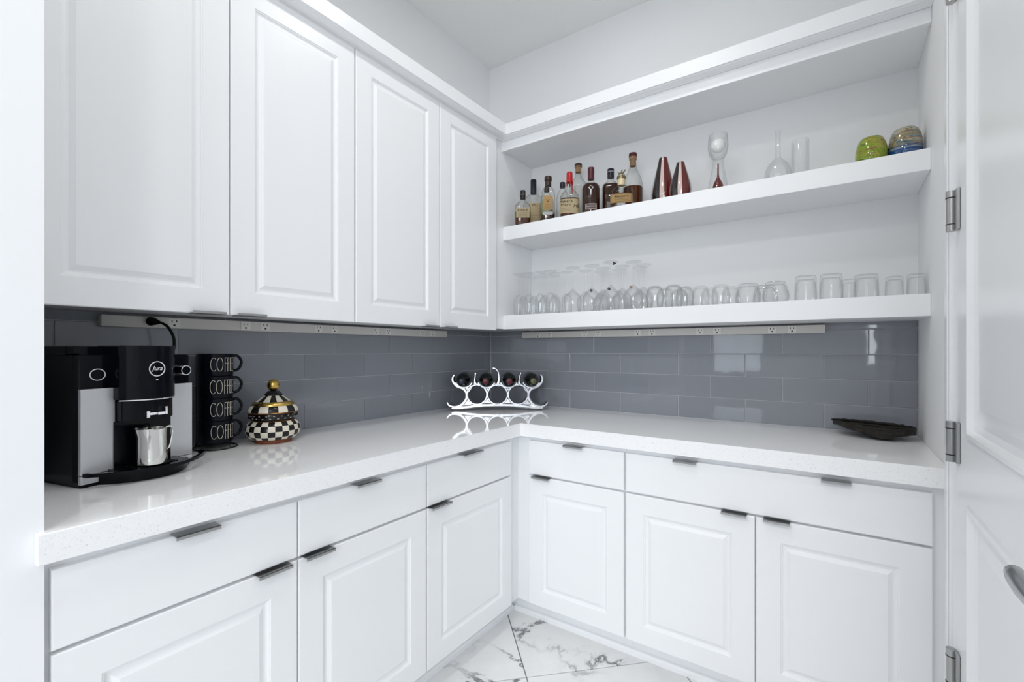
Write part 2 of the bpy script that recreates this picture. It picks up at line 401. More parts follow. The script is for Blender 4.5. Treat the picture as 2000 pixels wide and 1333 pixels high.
# slab with two moulded panels, seen face towards -x
def slab():
    bm = bmesh.new(); X0 = 2.058; Wd = DY0 - DY1 - .006; Y0 = DY0 - .003
    mp = lambda u, v, n: (X0 - n, Y0 - u, v + .008)
    us = [0, .112, Wd - .112, Wd]; vs_ = [0, .24, .895, 1.045, 2.26, 2.42]
    for a in range(3):
        for b in range(5):
            if a == 1 and b in (1, 3): continue
            bm.faces.new([bm.verts.new(mp(u, v, 0)) for u, v in ((us[a], vs_[b]), (us[a + 1], vs_[b]), (us[a + 1], vs_[b + 1]), (us[a], vs_[b + 1]))])
    for b in (1, 3):
        w_, h_ = us[2] - us[1], vs_[b + 1] - vs_[b]
        m2 = lambda u, v, n, b=b: mp(us[1] + u, vs_[b] + v, n)
        rect_loops(m2, w_, h_, [(0, 0), (.004, .006), (.014, .007), (.022, -.004), (.034, -.009), (.050, -.009), (.075, -.003)], bm)
    # back and edges
    bs_ = [bm.verts.new(mp(u, v, -.038)) for u, v in ((0, 0), (Wd, 0), (Wd, 2.42), (0, 2.42))]
    fs_ = [bm.verts.new(mp(u, v, 0)) for u, v in ((0, 0), (Wd, 0), (Wd, 2.42), (0, 2.42))]
    bm.faces.new(bs_)
    for k in range(4): bm.faces.new((fs_[k], fs_[(k + 1) % 4], bs_[(k + 1) % 4], bs_[k]))
    bmesh.ops.remove_doubles(bm, verts=bm.verts, dist=1e-5); return bm
obj('door_slab', slab(), 'trim', door)
hp = None
for zc in (.461, 1.029, 1.603, 2.175):
    bm = bmesh.new(); cxh, cyh, r = 2.046, -.776, .0108
    lathe([(0, zc - .050), (r, zc - .050), (r, zc - .033), (r - .001, zc - .033), (r - .001, zc + .033), (r, zc + .033), (r, zc + .050), (0, zc + .050)], 24, bm, c=(cxh, cyh, 0))
    h = obj('hinge', bm, 'nickel', door)
    obj('hinge_leaf', nb((2.0505, 2.0575, -.806, -.779, zc - .050, zc + .050), bev=.001), 'nickel', h)
    bm = bmesh.new()
    for dz in (-.033, .033): lathe([(r + .0003, zc + dz - .0012), (r + .0003, zc + dz + .0012), (r - .003, zc + dz + .0012), (r - .003, zc + dz - .0012)], 24, bm, c=(cxh, cyh, 0), closed=True)
    obj('hinge_seam', bm, 'hole', h)
bm = bmesh.new(); zc = .975
pts = [(2.0, -1.63, zc), (1.992, -1.60, zc + .001), (1.990, -1.57, zc + .002), (1.991, -1.53, zc + .001), (1.994, -1.505, zc - .001), (1.998, -1.494, zc - .003)]
tube(pts, [.012, .012, .012, .0115, .010, .004], 12, bm); tube([(2.05, -1.63, zc), (1.998, -1.63, zc)], .011, 12, bm)
hd = obj('lever_handle', bm, 'nickel', door)
bm = bmesh.new(); lathe([(0, 0), (.030, 0), (.030, .006), (.026, .010), (0, .010)], 28, bm); bmesh.ops.rotate(bm, verts=bm.verts, matrix=Matrix.Rotation(-PI / 2, 3, 'Y')); bmesh.ops.translate(bm, verts=bm.verts, vec=(2.058, -1.63, zc))
obj('rose', bm, 'nickel', hd)

# ------------------------------------------------------------------ cabinets
XD, YD = .615, -.583; XF, YF = .595, -.563
def front_map(side, a0, z0, face):
    if side == 'L': return lambda u, v, n: (face + n, a0 + u, z0 + v)
    return lambda u, v, n: (a0 + u, face - n, z0 + v)
PANEL = lambda m_: [(0, -.0195), (0, -.002), (.0015, -.0005), (.003, 0), (m_, 0), (m_ + .0015, -.002), (m_ + .004, -.0028), (m_ + .006, -.0060), (m_ + .011, -.0078), (m_ + .016, -.0075), (m_ + .026, -.0022), (m_ + .028, -.0010), (m_ + .030, -.0008)]
FLAT = [(0, -.0195), (0, -.002), (.0015, -.0005), (.003, 0)]
def front(name, side, a0, a1, z0, z1, face, parent, loops):
    bm = bmesh.new(); mp = front_map(side, a0, z0, face)
    R = rect_loops(mp, a1 - a0, z1 - z0, loops, bm); bm.faces.new(R[0][::-1])
    return obj(name, bm, 'white', parent)
def pull(side, a0, a1, z, face, parent, up=True):
    """thin edge pull hooked over the top (or bottom) edge of a front"""
    s = 1 if up else -1
    def b(n0, n1, v0, v1):
        v0, v1 = sorted((v0, v1))
        return (face + n0, face + n1, a0, a1, v0, v1) if side == 'L' else (a0, a1, face - n0, face - n1, v0, v1)
    bm = nb(b(-.017, .019, z, z + s * .0022), b(.0165, .0190, z + s * .0022, z - s * .0065), bev=.0006)
    return obj('edge_pull', bm, 'nickel', parent)

# wall cabinets
UX = .336; UF = .316; UZ0, UZ1 = 1.361, 2.385
def wall_cab(y0, y1, label, doors):
    t = thing('wall_cabinet', label, 'cabinet', (0, (y0 + y1) / 2, 1.372))
    bm = nb((.0005, UF, y0, y1, 1.372, 2.40))
    obj('body', bm, 'white', t)
    for a0, a1, h0, h1 in doors:
        d = front('door', 'L', a0, a1, UZ0, UZ1, UX, t, PANEL(.070))
        pull('L', h0, h1, UZ0, UX, d, False)
    return t
wall_cab(YS + .001, -1.2652, 'white two-door wall cabinet above the coffee machine and stacked mugs', [(-2.140, -1.7035, -1.805, -1.719), (-1.7005, -1.2675, -1.688, -1.602)])
wall_cab(-1.2648, -.0005, 'white two-door wall cabinet meeting the open shelves at the corner', [(-1.2615, -.8145, -.912, -.832), (-.8115, -.382, -.792, -.712)])
# crown along both runs (trim)
def crown_L(d, z):    # offset d in front of the frame planes
    return d, z
cp = [(0, 2.389), (.020, 2.390), (.034, 2.394), (.040, 2.398), (.046, 2.398), (.046, 2.455), (.0, 2.455)]
st = []
FX, FY = .334, -.312
for k, (x_of, y_of) in enumerate((('L', YS + .001), ('C', 0), ('B', XW - .0005))):
    loop = []
    for d, z in cp:
        if x_of == 'L': loop.append((FX + d, y_of, z))
        elif x_of == 'C': loop.append((FX + d, FY - d, z))
        else: loop.append((y_of, FY - d, z))
    st.append(loop)
struct('trim_2', sweep(None, st), 'white')

# open shelves on the back wall
XSH = .3165
def shelf(name, z0, z1, label, y=-.297):
    return tag(obj(name, nb((XSH, XW - .0005, y, -.0005, z0, z1), bev=.0015), 'white'), label, 'shelf')
def recenter(o):
    me = o.data; c = sum((Vector(v) for v in o.bound_box), Vector()) / 8; c.z = min(v[2] for v in o.bound_box)
    me.transform(Matrix.Translation(-c)); o.location = o.location + c; return o
recenter(shelf('floating_shelf', 1.370, 1.4455, 'thick white shelf carrying the upturned glassware, just above the tiles'))
recenter(shelf('floating_shelf', 1.857, 1.9295, 'thick white shelf carrying the whiskey bottles and coloured glass'))
t = thing('shelf_canopy', 'white boxed top with rail closing off the open shelves under the crown', 'shelf', (1.19, -.15, 2.34))
obj('top_board', nb((XSH, XW - .0005, -.292, -.0005, 2.345, 2.400)), 'white', t)
obj('rail', nb((XSH, XW - .0005, -.311, -.292, 2.338, 2.3885), bev=.001), 'white', t)

# base cabinets
DZ0, DZ1, RZ0, RZ1 = .108, .688, .696, .847
def base_cab(side, a0, a1, label, fronts, loc, body):
    t = thing('base_cabinet', label, 'cabinet', loc)
    obj('body', nb(*body), 'white', t)
    for kind_, b0, b1, pulls in fronts:
        if kind_ == 'door': d = front('door', side, b0, b1, DZ0, DZ1, XD if side == 'L' else YD, t, PANEL(.072)); z = DZ1
        else: d = front('drawer', side, b0, b1, RZ0, RZ1, XD if side == 'L' else YD, t, FLAT); z = RZ1
        for h0, h1 in pulls: pull(side, h0, h1, z, XD if side == 'L' else YD, d)
    return t
tk = .52
tA = base_cab('L', -2.143, -1.170, 'white base cabinet with paired doors beneath the coffee machine', [
    ('drawer', -2.135, -1.6555, [(-1.942, -1.852)]), ('door', -2.135, -1.6555, [(-1.765, -1.677)]),
    ('drawer', -1.6515, -1.1735, [(-1.475, -1.385)]), ('door', -1.6515, -1.1735, [(-1.638, -1.550)])], (.3, -1.65, 0),
    [(.001, XF, YS + .001, -1.1705, .10, CB - .0005), (.001, tk, YS + .001, -1.1705, 0, .10)])
tB = base_cab('L', -1.1695, -.56, 'white single-door base cabinet running into the inside corner', [
    ('drawer', -1.1665, -.642, [(-.985, -.868)]), ('door', -1.1665, -.642, [(-1.158, -1.056)])], (.3, -.86, 0),
    [(.001, XF, -1.1695, -.001, .10, CB - .0005), (.001, tk, -1.1695, -.001, 0, .10)])
tC = base_cab('B', XF, 1.122, 'white single-door base cabinet beside the inside corner, under the back counter', [
    ('drawer', .667, 1.1175, [(.851, .941)]), ('door', .667, 1.1175, [(.690, .780)])], (.86, -.3, 0),
    [(XF + .0005, 1.1215, YF, -.001, .10, CB - .0005), (tk + .0005, 1.1215, -.492, -.001, 0, .0995)])
tD = base_cab('B', 1.1225, XW, 'white base cabinet with one wide drawer over two doors by the side door', [
    ('drawer', 1.1265, 2.037, [(1.313, 1.396), (1.772, 1.849)]), ('door', 1.1265, 1.5835, [(1.479, 1.560)]), ('door', 1.5875, 2.037, [(1.610, 1.688)])], (1.6, -.3, 0),
    [(1.1225, XW - .001, YF, -.001, .10, CB - .0005), (1.1225, XW - .001, -.492, -.001, 0, .10)])
# shoe moulding at the toe kicks
def shoe(bm, a, b, back):
    pr = [(0, .0), (.016, .0), (.016, .016), (.012, .024), (0, .027)]
    st = []
    for q in (a, b): st.append([(q, -.492 - d, z) if back else (tk + d, q, z) for d, z in pr])
    return sweep(None, st, bm)
bm = bmesh.new(); shoe(bm, tk + .0165, XW - .001, True); struct('baseboard_back', bm, 'white')
bm = bmesh.new(); shoe(bm, YS + .001, -.508, False); struct('baseboard_left', bm, 'white')

# countertop: one L
poly = [(.0005, -.0005), (.0005, YS + .001), (XS + .0012, YS + .001), (XS + .0012, -2.158), (DL, -2.158), (DL, -DB), (XW - .0005, -DB), (XW - .0005, -.0005)]
M['quartzedge'] = M['quartz'].copy(); M['quartzedge'].name = 'quartz_honed_edge'; P(M['quartzedge']).inputs['Roughness'].default_value = .28
bm = prism(poly, CB, CT, bev=.0022)
bmesh.ops.recalc_face_normals(bm, faces=bm.faces)
for f in bm.faces: f.material_index = 0 if f.normal.z > .5 else 1
o = obj('countertop', bm, ['quartz', 'quartzedge'])
tag(o, 'L-shaped pale speckled quartz countertop on the white base cabinets', 'countertop')
recenter(o)

# ------------------------------------------------------------------ outlet strips
def strip(label, back, a0, a1, outs):
    t = thing('power_strip', label, 'power strip', ((a0 + a1) / 2, -.02, 1.343) if back else (.02, (a0 + a1) / 2, 1.343))
    F = .041
    bx = lambda n0, n1, b0, b1, z0, z1: (b0, b1, -n0, -n1, z0, z1) if back else (n0, n1, b0, b1, z0, z1)
    obj('housing', nb(bx(.0105, F, a0, a1, 1.327, 1.362), bev=.002), 'plasticwhite', t)
    for c in outs:
        q = obj('outlet', nb(bx(F - .004, F + .0022, c - .0165, c + .0165, 1.3305, 1.3585), bev=.0008), 'outlet', t)
        s = 1
        bm = nb(bx(F, F + .0026, c - .0078, c - .0052, 1.3465, 1.3545), bx(F, F + .0026, c + .0052, c + .0078, 1.3470, 1.3540), bx(F, F + .0026, c - .0030, c + .0030, 1.3345, 1.3400))
        obj('slots', bm, 'hole', q)
    return t
strip('long beige outlet strip under the white wall cabinets, coffee machine plugged in', False, -1.925, -.445, [-1.806, -1.742, -1.519, -1.448, -1.228, -1.153, -.934, -.861, -.635, -.559])
strip('long beige outlet strip under the open glassware shelf, nothing plugged in', True, .270, 1.776, [.383, .459, .682, .761, .981, 1.055, 1.284, 1.359, 1.583, 1.658])

# ------------------------------------------------------------------ coffee machine (local: x along its front, -y outwards, z up)
ang = math.atan2(.971, -.238)
cmx = thing('coffee_machine', 'black and silver bean-to-cup coffee machine beside the wall end', 'coffee machine', (.330, -2.040, CT), ang)
def rrect(x0, x1, y0, y1, r, n=5):
    out = []
    for cx_, cy_, a0 in ((x1 - r, y0 + r, -PI / 2), (x1 - r, y1 - r, 0), (x0 + r, y1 - r, PI / 2), (x0 + r, y0 + r, PI)):
        out += [(cx_ + r * math.cos(a0 + PI / 2 * k / n), cy_ + r * math.sin(a0 + PI / 2 * k / n)) for k in range(n + 1)]
    return out
lo = dict(world=False)
bm = prism(rrect(0, .273, .004, .252, .014), .012, .318, bev=.003); prism(rrect(.006, .267, -.006, .246, .012), .0, .0125, bm)
obj('body', bm, 'black', cmx, **lo)
obj('hopper_lid', prism(rrect(.004, .195, .035, .240, .02), .3185, .341, bev=.004), 'black', cmx, **lo)
for x0, x1 in ((.004, .076), (.199, .269)):
    q = obj('side_panel', prism(rrect(x0, x1, -.008, .004, .002, 2), .030, .236, bev=.0008), 'silver', cmx, **lo)
    q['label'] = 'brushed silver front panel'
    obj('tray_panel', prism(rrect(x0, x1, -.008, .004, .002, 2), .008, .0285, bev=.0008), 'silver', q, **lo)
# brewing head: convex front
def bow(x0, x1, d0, d1, n=14):
    pts = []
    for k in range(n + 1):
        s = k / n; pts.append((x0 + (x1 - x0) * s, -(d0 + (d1 - d0) * (1 - (2 * s - 1) ** 2))))
    return pts
HX0, HX1 = .071, .206
head = bow(HX0, HX1, .030, .064) + [(HX1, .06), (HX0, .06)]
o = obj('brewing_head', prism(head, .205, .342, bev=.002), 'black', cmx, **lo)
tr_pts = [(x, y - .0012, .2035) for x, y in bow(HX0, HX1, .030, .064)]
obj('chrome_trim', tube(tr_pts, .0018, 8), 'chrome', o, **lo)
nk = bow(HX0 + .006, HX1 - .006, .030, .054) + [(HX1 - .006, .05), (HX0 + .006, .05)]
o2 = obj('spout_housing', prism(nk, .150, .2015, bev=.002), 'black', cmx, **lo)
obj('brew_back', nb((HX0, HX1, -.012, .02, .012, .15)), 'black', cmx, **lo)
bm = nb((.116, .124, -.062, -.050, .156, .174), (.124, .143, -.058, -.051, .162, .169), (.143, .166, -.062, -.050, .161, .169), (.160, .166, -.064, -.050, .161, .182), bev=.001)
obj('spout', bm, 'chrome', o2, **lo)
# emblem ring + script on the head
def ring_on(cx_, cz, r, tr_, y, rx=1.0, tilt=0):
    return tube([(cx_ + r * rx * math.cos(a), y + tilt * math.cos(a), cz + r * math.sin(a)) for a in (2 * PI * k / 36 for k in range(36))], tr_, 6, closed=True)
e = obj('emblem', ring_on(.139, .282, .0185, .0013, -.0645), 'emblem', o, **lo)
bm = text_mesh('Jura', .0155, .35, 1.0); bmesh.ops.rotate(bm, verts=bm.verts, matrix=Matrix.Rotation(PI / 2, 3, 'X')); bmesh.ops.translate(bm, verts=bm.verts, vec=(.139, -.0648, .283))
obj('lettering', bm, 'emblem', e, world=False)
obj('mark', nb((.1365, .1415, -.0649, -.0630, .2525, .2545)), 'emblem', o, **lo)
# ring on the left shoulder and dial on the right one
obj('button_ring', ring_on(.044, .270, .0138, .0011, .0035, 1.15), 'emblem', cmx, **lo)
bm = lathe([(0, .036), (.012, .036), (.0135, .033), (.0135, .004), (.016, 0), (.016, -.004)], 28); bmesh.ops.rotate(bm, verts=bm.verts, matrix=Matrix.Rotation(PI / 2, 3, 'X')); bmesh.ops.translate(bm, verts=bm.verts, vec=(.233, .002, .274))
k_ = obj('dial', bm, 'chrome', cmx, **lo)
bm = lathe([(0, .0375), (.0115, .0375), (.0115, .0355), (0, .0355)], 24); bmesh.ops.rotate(bm, verts=bm.verts, matrix=Matrix.Rotation(PI / 2, 3, 'X')); bmesh.ops.translate(bm, verts=bm.verts, vec=(.233, .002, .274))
obj('dial_face', bm, 'black', k_, **lo)
obj('dial_ring', ring_on(.233, .274, .0125, .0009, -.0352), 'emblem', k_, **lo)
# drip tray with swept wings
def tray(out, z0, z1, bm=None): return prism(out, z0, z1, bm, bev=.0012)
fr = bow(.012, .292, .012, .098, 24)
inner = bow(.272, .032, .010, .080, 24)
bm = tray(bow(HX0 - .012, HX1 + .012, .060, .0955, 16) + [(HX1 + .012, .0), (HX0 - .012, .0)], .0225, .0335)
dt = obj('drip_tray', bm, 'black', cmx, **lo)
st = []
for x, y in bow(.008, .300, .020, .100, 30):
    st.append([(x, y, .026), (x, y, .0345), (x, y + .010, .0345), (x, y + .010, .026)])
bm = sweep(None, st); prism([(.008, -.021), (.008, .0), (.018, .0), (.018, -.030)], .026, .0345, bm); prism([(.290, -.028), (.290, .0), (.300, .0), (.300, -.021)], .026, .0345, bm)
obj('tray_rail', bm, 'black', dt, **lo)
fo = bow(.040, .255, .012, .080, 16) + [(.255, .1), (.040, .1)]
obj('tray_base', prism(fo, .001, .0235, bev=.003), 'black', cmx, **lo)
# grille slats on the tray
for k in range(5):
    yy = -.022 - k * .012
    obj('grille_slat', nb((.092, .186, yy - .003, yy + .003, .0333, .0352)), 'matblack', dt, **lo)
# power cord with plug
R3 = Matrix.Rotation(-ang, 3, 'Z')
def to_local(p): return R3 @ (Vector(p) - Vector(cmx.location))
wp = [(.062, -1.800, 1.345), (.078, -1.792, 1.343), (.094, -1.780, 1.332), (.104, -1.770, 1.31), (.108, -1.765, 1.285), (.106, -1.770, 1.25), (.098, -1.800, 1.235)]
# smooth the cord
def catmull(ps, n=6):
    ps = [Vector(p) for p in ps]; out = []
    for i in range(len(ps) - 1):
        a, b, c, d = ps[max(i - 1, 0)], ps[i], ps[i + 1], ps[min(i + 2, len(ps) - 1)]
        for k in range(n):
            t_ = k / n; out.append(.5 * ((2 * b) + (c - a) * t_ + (2 * a - 5 * b + 4 * c - d) * t_ ** 2 + (3 * b - a - 3 * c + d) * t_ ** 3))
    return out + [ps[-1]]
obj('power_cord', tube([to_local(p) for p in catmull(wp)], .0042, 8), 'matblack', cmx, **lo)
bm = tube([to_local(p) for p in [(.0450, -1.808, 1.347), (.052, -1.808, 1.347), (.062, -1.803, 1.346), (.075, -1.794, 1.343)]], [.012, .0145, .012, .006], 12)
obj('plug', bm, 'matblack', cmx, **lo)

# milk jug on the tray
u_ = Vector((-.238, .971, 0)); n_ = Vector((.971, .238, 0)); base = Vector((.330, -2.040, CT))
jp = base + u_ * .131 + n_ * .056
jug = thing('milk_jug', 'small polished steel milk jug standing under the coffee spout', 'jug', (jp.x, jp.y, CT + .0355), ang)
prof = [(0, 0), (.0290, 0), (.0325, .003), (.0330, .012), (.0320, .040), (.0310, .072), (.0318, .092), (.0308, .0925), (.0300, .072), (.0310, .040), (.0318, .010), (0, .006)]
bm = lathe(prof, 40)
for v in bm.verts:      # pouring lip on the machine's left side
    if v.co.z > .065 and v.co.x < -.013: v.co.x -= (v.co.z - .065) * .22; v.co.z += max(0, v.co.z - .085) * .3
obj('body', bm, 'jug', jug, world=False)
hp_ = catmull([(.0305, 0, .089), (.043, -.002, .092), (.049, -.003, .082), (.046, -.003, .055), (.041, -.002, .036), (.0325, 0, .030)])
obj('handle', tube(hp_, .0026, 8), 'jug', jug, world=False)

# ------------------------------------------------------------------ stacked mugs on a wire rack
MX, MY = .083, -1.637
rack = thing('mug_rack', 'black wire mug rack holding the four stacked coffee mugs', 'rack', (MX, MY, CT), 0)
bm = bmesh.new()
ringp = lambda r, z, n=40, sx=1: [(r * sx * math.cos(2 * PI * k / n), r * math.sin(2 * PI * k / n), z) for k in range(n)]
tube(ringp(.064, .0028), .0024, 8, bm, True); obj('base_ring', bm, 'wire', rack, world=False)
bm = tube(ringp(.042, .0165), .0024, 8, closed=True); obj('cradle_ring', bm, 'wire', rack, world=False)
for k in range(4):
    a = PI / 4 + k * PI / 2 - .4
    obj('foot_wire', tube(catmull([(.042 * math.cos(a), .042 * math.sin(a), .0165), (.055 * math.cos(a), .055 * math.sin(a), .012), (.064 * math.cos(a), .064 * math.sin(a), .003)]), .0020, 8), 'wire', rack, world=False)
for a in (2.2, 3.9):
    obj('upright_wire', tube([(.062 * math.cos(a), .062 * math.sin(a), .003), (.0585 * math.cos(a), .0585 * math.sin(a), .02), (.0585 * math.cos(a), .0585 * math.sin(a), .315)], .0022, 8), 'wire', rack, world=False)
def letter_strokes():
    """tall thin capitals, each stroke as (x, z) points in a unit-high box"""
    out = []; x = 0
    arc = lambda cx_, w_, a0, a1: [(cx_ + w_ * math.cos(a), .5 + .5 * math.sin(a)) for a in (a0 + (a1 - a0) * k / 22 for k in range(23))]
    out.append(arc(.20, .20, .85, 2 * PI - .85)); out.append(arc(.60, .20, 0, 2 * PI))
    for x in (.95, 1.17): out += [[(x, -.05), (x, 1)], [(x, 1), (x + .12, 1)], [(x, .58), (x + .10, .58)]]
    for x in (1.40, 1.66): out += [[(x, 0), (x, 1)], [(x, 1), (x + .15, 1)], [(x, .55), (x + .11, .55)], [(x, 0), (x + .15, 0)]]
    return out, 1.80
def make_mug():
    t = thing('coffee_mug', '', 'mug', (0, 0, 0), 0, 'stacked black mugs')
    prof = [(0, .004), (.040, .004), (.042, 0), (.0500, 0), (.0518, .002), (.0526, .006), (.0528, .070), (.0532, .0735), (.0522, .0745), (.0498, .072), (.0495, .016), (.045, .010), (0, .009)]
    smooth_ = obj('body', lathe(prof, 48), 'navy', t, world=False)
    ha = math.radians(74); d = Vector((math.cos(ha), math.sin(ha), 0))
    hpz = catmull([d * .0505 + Vector((0, 0, .066)), d * .063 + Vector((0, 0, .068)), d * .073 + Vector((0, 0, .058)), d * .077 + Vector((0, 0, .044)), d * .071 + Vector((0, 0, .026)), d * .060 + Vector((0, 0, .017)), d * .0505 + Vector((0, 0, .017))])
    obj('handle', tube(hpz, .0046, 10), 'navy', t, world=False)
    bm = bmesh.new(); st_, wd = letter_strokes(); Hh = .044; a0, a1 = math.radians(-37), math.radians(49)
    for s in st_:
        P3 = []
        for q in range(len(s) - 1):
            for k in range(3):
                f = k / 3; P3.append((s[q][0] + (s[q + 1][0] - s[q][0]) * f, s[q][1] + (s[q + 1][1] - s[q][1]) * f))
        P3.append(s[-1])
        pts = []
        for x, z in P3:
            a = a0 + (a1 - a0) * x / wd; pts.append((.0529 * math.cos(a), .0529 * math.sin(a), .0175 + z * Hh))
        tube(pts, .00085, 5, bm)
    obj('lettering', bm, 'letter', t, world=False)
    return t
mug0 = make_mug(); names_ = ['black mug lettered COFFEE, bottom of the stack on the wire rack', 'black mug lettered COFFEE, second from the bottom of its stack', 'black mug lettered COFFEE, third from the bottom of its stack', 'black mug lettered COFFEE, topmost of its stack']
for k in range(4):
    o = mug0 if k == 0 else copy_tree(mug0)
    o.location = (MX, MY, CT + .0190 + k * .0748); o['label'] = names_[k]
    o.rotation_euler = (0, 0, (.02, -.01, -.03, .0)[k])

# ------------------------------------------------------------------ checked canister
can = thing('lidded_canister', 'black and cream checked ceramic canister with gold ball knob', 'canister', (.134, -1.466, CT), .1)
obj('foot', lathe([(0, 0), (.058, 0), (.062, .004), (.060, .013), (0, .013)], 48), 'terra', can, world=False)
bel = []
for k in range(13):
    a = -1.02 + 2.0 * k / 12; bel.append((.050 + .0405 * math.cos(a), .046 + .040 * math.sin(a)))
bel[0] = (.058, .0125)
obj('belly', lathe(bel, 48, matf=lambda j, i: ((j // 3) + (i // 2)) % 2), ['ckblack', 'ckwhite'], can, world=False)
nb_ = lathe([(.066, .078), (.0675, .084), (.0685, .096), (.067, .104)], 48, matf=lambda j, i: 0)
nk_ = obj('neck', nb_, 'ckblack', can, world=False)
bm = bmesh.new()
for k in range(17):
    for q in range(2):
        a = 2 * PI * (k + .5 * q) / 17
        lathe([(0, -.0025), (.0035, -.0008), (.0038, 0), (.0035, .0008), (0, .0025)], 8, bm, c=(.0665 * math.cos(a), .0665 * math.sin(a), .088 + .009 * q))
obj('spots', bm, 'ckwhite', nk_, world=False)
bd = lathe([(.0725, .0765), (.0745, .079), (.070, .081), (.066, .079)], 48, closed=True); obj('shoulder_band', bd, 'bronze', can, world=False)
for a in (1.2, 1.2 + PI):
    obj('side_knob', tube([(.066 * math.cos(a), .066 * math.sin(a), .1), (.080 * math.cos(a), .080 * math.sin(a), .101), (.082 * math.cos(a), .082 * math.sin(a), .092), (.067 * math.cos(a), .067 * math.sin(a), .088)], .0042, 8), 'ckblack', can, world=False)
lid = obj('lid', lathe([(.083, .110), (.0835, .113), (.0800, .124), (.0740, .131), (.0690, .1335)], 48, matf=lambda j, i: (i // 3) % 2), ['ckblack', 'ckwhite'], can, world=False)
obj('lid_rim', lathe([(.064, .103), (.080, .106), (.0845, .1095), (.0830, .1115), (.064, .110)], 48, closed=True), 'bronze', lid, world=False)
obj('gold_band', lathe([(.0705, .1320), (.0690, .139), (.0620, .1455), (.056, .1470)], 48), 'gold', lid, world=False)
obj('stripes', lathe([(.0585, .1465), (.047, .155), (.036, .163), (.027, .168)], 48, matf=lambda j, i: (i // 3) % 2), ['ckblack', 'ckwhite'], lid, world=False)
obj('collar', lathe([(.030, .1665), (.030, .171), (.024, .177), (.018, .183), (.0, .184)], 40), 'ckblack', lid, world=False)
obj('ball_knob', lathe([(.0215 * math.sin(PI * k / 16), .2035 - .0215 * math.cos(PI * k / 16)) for k in range(17)], 32), 'gold', lid, world=False)

# ------------------------------------------------------------------ wine rack, set across the corner
RA = math.atan2(.598, .802)
WR = Vector((.272, -.288, CT))
wr = thing('wine_rack', 'cast silver honeycomb wine rack standing across the tiled corner', 'wine rack', WR, RA)
DEP = .030
def ribbon(pts, th, bm, y0=-DEP, y1=DEP, closed=False):
    """pts = (x, z); th = in-plane thickness (value or list); a rounded bar with depth along y"""
    n = len(pts); st_ = []
    for i, (x, z) in enumerate(pts):
        a = pts[(i - 1) % n] if (closed or i) else pts[i]; b = pts[(i + 1) % n] if (closed or i < n - 1) else pts[i]
        t_ = Vector((b[0] - a[0], b[1] - a[1])).normalized(); nn = Vector((-t_.y, t_.x)); h = (th[i] if isinstance(th, list) else th) / 2
        pr = []
        for dy, s in ((y0, -.45), (y0, .45), (y0 + .006, 1), (y1 - .006, 1), (y1, .45), (y1, -.45), (y1 - .006, -1), (y0 + .006, -1)):
            pr.append((x + nn.x * h * s, dy, z + nn.y * h * s))
        st_.append(pr)
    R = [[bm.verts.new(p) for p in s] for s in st_]; k = 8
    for i in range(n if closed else n - 1):
        A, B = R[i], R[(i + 1) % n]
        for q in range(k):
            f = bm.faces.new((A[q], A[(q + 1) % k], B[(q + 1) % k], B[q])); f.smooth = True
    if not closed: bm.faces.new(R[0][::-1]); bm.faces.new(R[-1])
def arcp(cx_, cz, r, a0, a1, n=24): return [(cx_ + r * math.cos(math.radians(a0 + (a1 - a0) * k / n)), cz + r * math.sin(math.radians(a0 + (a1 - a0) * k / n))) for k in range(n + 1)]
def c2(ps, n=6): return [(p.x, p.y) for p in catmull([(x, z, 0) for x, z in ps], n)]
ZL, ZU = .086, .172
for cx_ in (-.113, 0, .113):
    bm = bmesh.new(); ribbon([(cx_ + (.0545) * math.cos(2 * PI * k / 36), ZL + .0535 * math.sin(2 * PI * k / 36)) for k in range(36)], .0125, bm, closed=True)
    obj('ring', bm, 'alu', wr, world=False)
for s in (-1, 1):
    P_ = c2([(s * .276, .043), (s * .262, .026), (s * .232, .019), (s * .198, .030), (s * .172, .062), (s * .171, .095), (s * .188, .118), (s * .222, .133), (s * .244, .158), (s * .2445, .182), (s * .236, .194)])
    bm = bmesh.new(); ribbon(P_, [.010 + .010 * min(1, 4 * min(k, len(P_) - 1 - k) / (len(P_) - 1)) for k in range(len(P_))], bm); obj('end_arm', bm, 'alu', wr, world=False)
bar = c2([(-.250, .012), (-.225, .0115), (-.17, .018), (-.09, .0265), (0, .029), (.09, .0265), (.17, .018), (.225, .0115), (.250, .012)])
bm = bmesh.new(); nB = len(bar) - 1; ribbon(bar, [.010 + .013 * min(1, 5 * min(k, nB - k) / nB) for k in range(nB + 1)], bm); obj('base_bar', bm, 'alu', wr, world=False)
for cx_ in (-.185, -.0615, .0615, .185):
    bm = bmesh.new(); ribbon(arcp(cx_, ZU, .0485, 205, 335), .0125, bm); obj('bottle_cradle', bm, 'alu', wr, world=False)
for (pts, nm) in (([(-.118, .136), (-.125, .160), (-.123, .185), (-.121, .205)], 'p'), ([(-.004, .134), (.006, .160), (.007, .190), (.001, .214), (-.014, .229), (-.026, .231)], 'h'), ([(.122, .136), (.118, .160), (.122, .185), (.128, .206)], 'p')):
    q = c2(pts); bm = bmesh.new(); ribbon(q, [.030 - .021 * min(1, 2.2 * k / (len(q) - 1)) + (.005 if k > len(q) - 4 else 0) for k in range(len(q))], bm); obj('prong', bm, 'alu', wr, world=False)
